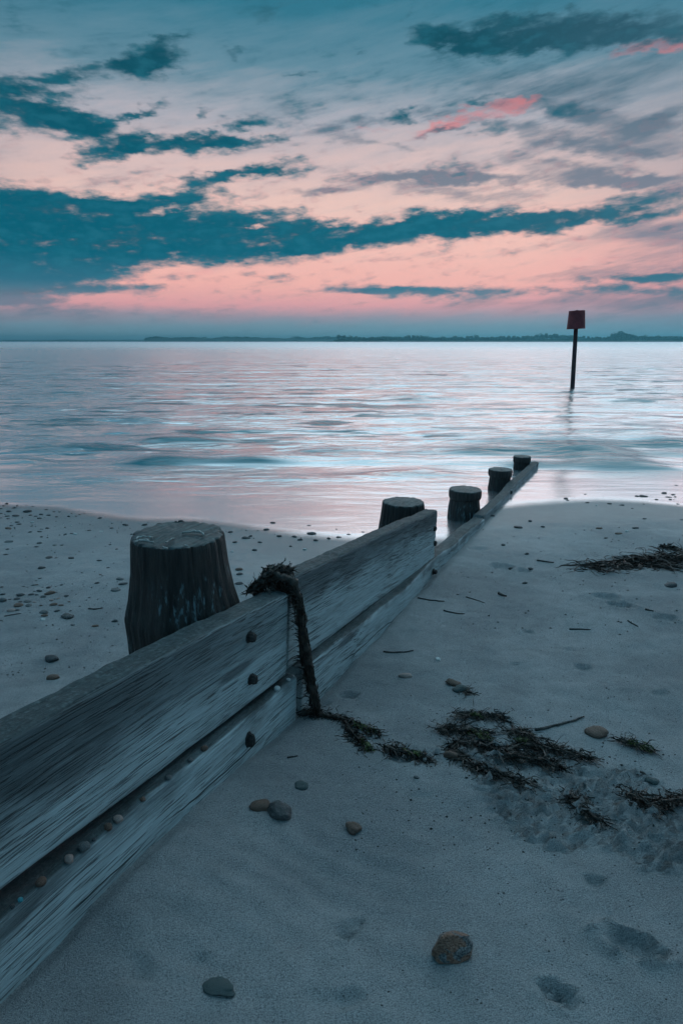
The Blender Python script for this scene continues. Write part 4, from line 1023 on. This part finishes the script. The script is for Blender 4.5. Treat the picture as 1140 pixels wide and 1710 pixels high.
# ---------------------------------------------------------------- seaweed and twigs
def weed_mesh(mb, path, radii, n, seed, leaf=.05, width=.006, ground=True, spread=1.0, down=0., wild=.6):
    rn = random.Random(seed); path = [Vector(p) for p in path]
    cum = [0]
    for a, b in zip(path[:-1], path[1:]): cum.append(cum[-1] + (b - a).length)
    def pos(q):
        q *= cum[-1]
        for i in range(len(path) - 1):
            if q <= cum[i + 1] or i == len(path) - 2:
                f_ = (q - cum[i]) / max(1e-6, cum[i + 1] - cum[i])
                return path[i].lerp(path[i + 1], f_), (path[i + 1] - path[i]).normalized(), radii[i] + (radii[i + 1] - radii[i]) * f_
    for _ in range(n):
        p, tg, r = pos(rn.random()); p = p + Vector((rn.gauss(0, .5), rn.gauss(0, .5), rn.gauss(0, .3 if ground else .5))) * r * spread
        d = tg * rn.choice((1, 1, 1, -1)) + Vector((rn.gauss(0, .55) * wild, rn.gauss(0, .55) * wild, rn.gauss(0, .12 if ground else .4 * wild) - down)); d.normalize()
        L = leaf * rn.uniform(.5, 1.6); wd = width * rn.uniform(.5, 1.5); seg = 8
        side = d.cross(Vector((rn.gauss(0, 1), rn.gauss(0, 1), rn.gauss(0, 1)))).normalized()
        vs = []; fs = []
        for k_ in range(seg + 1):
            f_ = k_ / seg; ww = wd * (.5 + math.sin(math.pi * min(f_ + .12, 1)) * .6) * (1 if k_ % 2 else .75)
            if ground:
                gz_ = look(SH, p.x, p.y) + .003
                if p.z < gz_: p = Vector((p.x, p.y, gz_ + rn.random() * .004))
            lift = Vector((0, 0, rn.uniform(0, .25) * wd))
            vs += [p + side * ww + lift, p - side * ww - (Vector() if ground else lift)]
            if k_: fs.append((2 * k_ - 2, 2 * k_, 2 * k_ + 1, 2 * k_ - 1))
            d = (d + Vector((rn.gauss(0, .4) * wild, rn.gauss(0, .4) * wild, rn.gauss(0, .2) * wild - (.22 if ground else down * .5)))).normalized(); p = p + d * L / seg
            side = (side + d.cross(side) * rn.gauss(0, .5)).normalized()
        mb.add(vs, fs)
def core(mb, path, radii, seed, lump=.3):
    rn = random.Random(seed); pts = []; rr = []
    path = [Vector(p) for p in path]
    for i in range(len(path) - 1):
        for k_ in range(6):
            f_ = k_ / 6; pts.append(path[i].lerp(path[i + 1], f_)); rr.append((radii[i] + (radii[i + 1] - radii[i]) * f_) * rn.uniform(.6, 1.0))
    pts.append(path[-1]); rr.append(radii[-1] * .4)
    mb.tube(pts, rr, 9, seed, lump)
def weed(name, paths, label, group=None, mat='weed', green=None, leaf=.05, width=.0020, cat='seaweed', dens=1.0, z=.006):
    """paths: lists of (px, py, radius m) on the sand"""
    first = at(*paths[0][0][:2]); o = empty(name, first); tag(o, label, cat, group)
    mb = MB(); k_ = 0
    for pa in paths:
        pts = [at(x, y) + Vector((0, 0, z)) for x, y, r in pa]; rs_ = [r * .62 for _, _, r in pa]
        ln = sum((b - a).length for a, b in zip(pts[:-1], pts[1:]))
        core(mb, [p - first for p in pts], [r * .34 for r in rs_], k_ + 3, .5)
        mm = MB(); weed_mesh(mm, pts, rs_, max(14, int(ln * 1300 * dens)), k_ + 50, leaf * 1.2, width * .85, True, 1.0, 0., 1.25)
        mb.add([Vector(v) - first for v in mm.v], mm.f); k_ += 1
    mb.build('fronds', M[mat], o, smooth=True)
    if green:
        gm = MB()
        for i, pa in enumerate(green):
            pts = [at(x, y) + Vector((0, 0, z + .006)) for x, y, r in pa]; mm = MB(); weed_mesh(mm, pts, [r for _, _, r in pa], 45, 90 + i, leaf * .5, width * .8)
            gm.add([Vector(v) - first for v in mm.v], mm.f)
        g = gm.build('green_fronds', M['weed_green'], o); g['label'] = 'olive green tufts among the brown weed'
    return o
# rope of weed over the plank joint, down the face and out over the sand
def gw(s, y, z): # groyne-local to world
    q = GP + GA * s - GN * y; return Vector((q[0], q[1], CAMZ + z))
drape = empty('draped_seaweed', gw(-.1, -.04, -1.33)); tag(drape, 'thick dark seaweed rope hanging over the plank joint and trailing onto the sand', 'seaweed')
dp = Vector(drape.location)
hang = [gw(-.155, .13, -.83), gw(-.17, .09, -.775), gw(-.15, .045, -.752), gw(-.13, .0, -.765), gw(-.125, -.024, -.82), gw(-.118, -.030, -.90), gw(-.112, -.036, -1.0), gw(-.108, -.050, -1.10), gw(-.105, -.068, -1.19), gw(-.105, -.082, -1.265), gw(-.10, -.10, -1.30)]
hr = [.014, .022, .025, .025, .023, .023, .025, .028, .027, .018, .014]
mb = MB(); core(mb, [p - dp for p in hang], [r * .75 for r in hr], 5, .4)
mm = MB(); weed_mesh(mm, hang, hr, 1500, 7, .05, .0022, False, .62, .5, .12); mb.add([Vector(v) - dp for v in mm.v], mm.f)
mb.build('hanging_fronds', M['weed'], drape)
bun = [gw(-.24, .10, -.785), gw(-.20, .07, -.755), gw(-.16, .06, -.735), gw(-.12, .05, -.738), gw(-.08, .03, -.755)]
mb = MB(); core(mb, [p - dp for p in bun], [.009, .015, .018, .018, .012], 9, .45); mm = MB(); weed_mesh(mm, bun, [.009, .015, .019, .019, .014], 600, 11, .022, .0026, False, .8, .0, .7); mb.add([Vector(v) - dp for v in mm.v], mm.f)
mb.build('top_bunch', M['weed'], drape)
mb = MB()
for pa, sd in (([(500, 1190, .018), (520, 1195, .02), (545, 1200, .018), (575, 1206, .015), (600, 1218, .010), (630, 1226, .005)], 1), ([(575, 1210, .012), (590, 1232, .011), (612, 1252, .008)], 2), ([(640, 1250, .014), (660, 1258, .014), (690, 1264, .010), (715, 1272, .005)], 3)):
    pts = [at(x, y) + Vector((0, 0, .012)) for x, y, r in pa]; rr = [r for _, _, r in pa]
    core(mb, [p - dp for p in pts], [r * .4 for r in rr], sd, .4); mm = MB(); weed_mesh(mm, pts, rr, 600 if sd == 1 else 240, sd + 20, .055, .0018, True, .9, 0., 1.2); mb.add([Vector(v) - dp for v in mm.v], mm.f)
mb.build('trailing_fronds', M['weed'], drape)
gm = MB()
for i, pa in enumerate([[(585, 1214, .014), (605, 1220, .012), (628, 1226, .008)], [(604, 1240, .01), (612, 1252, .008)], [(665, 1258, .01), (700, 1266, .008)]]):
    pts = [at(x, y) + Vector((0, 0, .018)) for x, y, r in pa]; mm = MB(); weed_mesh(mm, pts, [r for _, _, r in pa], 30, i + 60, .03, .0025); gm.add([Vector(v) - dp for v in mm.v], mm.f)
gm.build('green_fronds', M['weed_green'], drape)

weed('seaweed', [[(752, 1252, .014), (765, 1242, .022), (800, 1243, .024), (830, 1258, .026), (860, 1266, .03), (900, 1272, .02), (935, 1285, .008)], [(755, 1256, .016), (775, 1272, .018), (800, 1288, .015), (825, 1296, .010), (850, 1298, .004)],
    [(845, 1256, .02), (870, 1245, .024), (905, 1250, .024), (935, 1256, .018), (980, 1268, .005)], [(850, 1226, .018), (868, 1222, .02), (890, 1236, .018)], [(880, 1268, .02), (920, 1276, .012)]],
    'large dark S-shaped seaweed heap with a loop on the open sand', green=[[(855, 1240, .016), (885, 1240, .014)]], dens=1.3)
weed('seaweed', [[(726, 1220, .006), (755, 1223, .008), (785, 1222, .012), (815, 1226, .010)]], 'thin curved seaweed strand with green tips just above the large heap', green=[[(782, 1224, .012), (815, 1236, .010)]])
weed('seaweed', [[(756, 1192, .012), (775, 1196, .010), (805, 1198, .008), (838, 1198, .004), (841, 1204, .002)]], 'short seaweed strand with a green middle, farthest of the foreground weed', green=[[(785, 1196, .008), (800, 1198, .008)]])
weed('seaweed', [[(1036, 1326, .016), (1060, 1332, .022), (1085, 1345, .018), (1110, 1340, .022), (1150, 1336, .024)], [(1068, 1338, .016), (1090, 1352, .008)]], 'tangled brown seaweed heap at the right edge of the foreground', mat='weed_red', dens=1.2)
weed('seaweed', [[(944, 1336, .016), (970, 1334, .014)], [(948, 1340, .014), (975, 1350, .016), (985, 1365, .016), (1005, 1376, .008)]], 'hooked dark seaweed clump in the churned sand', dens=1.2)
weed('seaweed', [[(966, 946, .010), (1000, 947, .020), (1030, 945, .018), (1060, 940, .014), (1100, 937, .018), (1150, 930, .022)], [(1055, 942, .018), (1085, 934, .012), (1120, 932, .006)], [(1080, 944, .016), (1115, 946, .008)]], 'long reddish-brown seaweed strip lying across the damp sand at right', mat='weed_red', leaf=.16, width=.004, dens=.5)
weed('seaweed', [[(1106, 913, .03), (1120, 916, .035), (1130, 918, .02)]], 'small dark seaweed clump above the long strip at the right edge', leaf=.05, width=.006, dens=1.0)
weed('seaweed', [[(1030, 1237, .006), (1050, 1242, .010), (1072, 1250, .012), (1085, 1255, .006)]], 'green-brown weed scrap beside the tan stone', green=[[(1050, 1243, .01), (1078, 1252, .012)]])
weed('seaweed', [[(738, 1216, .004), (760, 1212, .004)]], 'tiny scrap of weed left of the thin curved strand', dens=.5)
weed('seaweed', [[(850, 1306, .010), (870, 1310, .008), (890, 1308, .006)]], 'faint loose weed scrap below the large heap', dens=.8)
weed('seaweed', [[(768, 1150, .01), (780, 1158, .006)]], 'dark weed shreds clinging to the pair of stones', dens=1)
def twig(px0, py0, px1, py1, r, label, bend=.0, seed=0):
    a = at(px0, py0); b = at(px1, py1); rn = random.Random(seed); mb = MB(); pts = []
    n_ = 9; side = (b - a).cross(Vector((0, 0, 1))).normalized()
    for i in range(n_ + 1):
        f_ = i / n_; p = a.lerp(b, f_) + side * ((b - a).length * (bend * math.sin(math.pi * f_) + rn.uniform(-.012, .012)))
        p.z = hz(p.x, p.y) + r * .8; pts.append(p - a)
    mb.tube(pts, [r * (1 - .45 * i / n_) * rn.uniform(.85, 1.1) for i in range(n_ + 1)], 7, seed, .08)
    o = mb.build('twig', M['twig'], None); o.location = a; tag(o, label, 'twig'); return o
twig(893, 1222, 975, 1198, .005, 'straight dark twig pointing up right from the large seaweed heap', .03, 1)
twig(735, 1214, 802, 1203, .0025, 'thin twig between the two seaweed strands above the large heap', .03, 2)
twig(697, 1001, 742, 1006, .004, 'thin twig on the sand near the lower plank below the third post', .05, 3)
twig(740, 1022, 775, 1028, .004, 'short weedy twig on the sand right of the long upper plank end', .1, 4)
twig(778, 998, 808, 1008, .003, 'slanting twig on the open sand below the fourth post', .0, 5)
twig(950, 1049, 985, 1052, .004, 'short straight twig lying level on the sand at right', .0, 6)
twig(1047, 1039, 1064, 1048, .004, 'short slanting twig on the sand at far right', .0, 7)
twig(896, 936, 924, 940, .006, 'thick dark twig on the sand beyond the dents beside the far planks', .06, 8)
twig(1076, 1020, 1090, 1023, .005, 'stubby dark twig right of the footprints', .0, 9)
twig(148, 1018, 172, 1016, .004, 'bent dark twig left of the nearest post', .12, 10)
twig(8, 1030, 36, 1026, .003, 'thin twig below the pebble scatter at the left edge', .02, 11)
twig(832, 992, 845, 997, .008, 'curled brown chip of driftwood on the sand below the far dents', .15, 12)
twig(480, 1268, 497, 1264, .003, 'small pale twig below the trailing seaweed', .0, 13)
twig(640, 1090, 690, 1088, .004, 'thin strand of dark twig near the plank foot', .08, 14)
twig(1069, 1286, 1078, 1292, .004, 'short dark twig above the right seaweed heap', .0, 15)
twig(1083, 1375, 1090, 1383, .004, 'short dark twig below the right seaweed heap', .0, 16)

# crumbs of shell, weed and grit too many to count
rn = random.Random(77); mb = MB()
def crumb(px, py, smin, smax):
    p = at(px, py); p.z = hz(p.x, p.y); r = rn.uniform(smin, smax); a0 = rn.uniform(0, 6)
    vs = [p + Vector((math.cos(a0 + a) * r * rn.uniform(.6, 1.5), math.sin(a0 + a) * r * rn.uniform(.5, 1.1), rn.uniform(-.2, .3) * r)) for a in (0, 1.57, 3.14, 4.71)] + [p + Vector((0, 0, r * .8)), p - Vector((0, 0, r * .4))]
    mb.add(vs, [(0, 1, 4), (1, 2, 4), (2, 3, 4), (3, 0, 4), (1, 0, 5), (2, 1, 5), (3, 2, 5), (0, 3, 5)])
for _ in range(420):
    px, py = rn.uniform(560, 1160), 1000 + 420 * rn.random(); 
    if py > 1180 - (px - 560) * .2 or px > 760: crumb(px, py, .0012, .0038)
for _ in range(150): crumb(rn.gauss(930, 110), rn.gauss(1300, 50), .002, .005)
for _ in range(140): crumb(rn.uniform(560, 1140), rn.uniform(1400, 1700), .001, .0028)
for _ in range(110): crumb(rn.uniform(760, 1140), rn.uniform(880, 1060), .003, .007)
for _ in range(200): crumb(rn.uniform(0, 210), rn.uniform(860, 1130), .002, .006)
for _ in range(60): crumb(rn.uniform(130, 210), rn.uniform(1090, 1140), .0015, .003)
for _ in range(120): crumb(rn.uniform(0, 600), rn.uniform(855, 900), .003, .009)
o = mb.build('beach_crumbs', M['twig'], smooth=False); tag(o, 'scattered dark crumbs of weed and shell on the sand', 'debris'); o['kind'] = 'stuff'

# things that only their order tells apart
ORD = ['first', 'second', 'third', 'fourth', 'fifth', 'sixth', 'seventh', 'eighth', 'ninth']
same = {}
for o in list(C.objects):
    if o.parent is None and 'group' in o: same.setdefault(o['label'], []).append(o)
for lb, os_ in same.items():
    if 1 < len(os_) <= 9:
        for q, o in zip(ORD, sorted(os_, key=lambda o: o.location.x / (o.location.y + .1))): o['label'] = lb + ', ' + q + ' from left'
# ---------------------------------------------------------------- air
hb = MB(); x0, x1, y0, y1, z0, z1 = -9000, 9000, -120, 6400, -8, 48
hb.add([(x0, y0, z0), (x1, y0, z0), (x1, y1, z0), (x0, y1, z0), (x0, y0, z1), (x1, y0, z1), (x1, y1, z1), (x0, y1, z1)], [(3, 2, 1, 0), (4, 5, 6, 7), (0, 1, 5, 4), (1, 2, 6, 5), (2, 3, 7, 6), (3, 0, 4, 7)])
m = bpy.data.materials.new('haze'); m.use_nodes = True; tt = NT(m.node_tree); tt.n.clear()
vol = tt.new('ShaderNodeVolumePrincipled'); vol.inputs['Color'].default_value = (.22, .80, 1.0, 1); vol.inputs['Density'].default_value = .00026; vol.inputs['Anisotropy'].default_value = .8
tt.l.new(vol.outputs[0], tt.new('ShaderNodeOutputMaterial').inputs['Volume'])
haze = hb.build('haze', m, smooth=False); haze['kind'] = 'stuff'; tag(haze, 'thin blue evening haze over the water', 'haze')
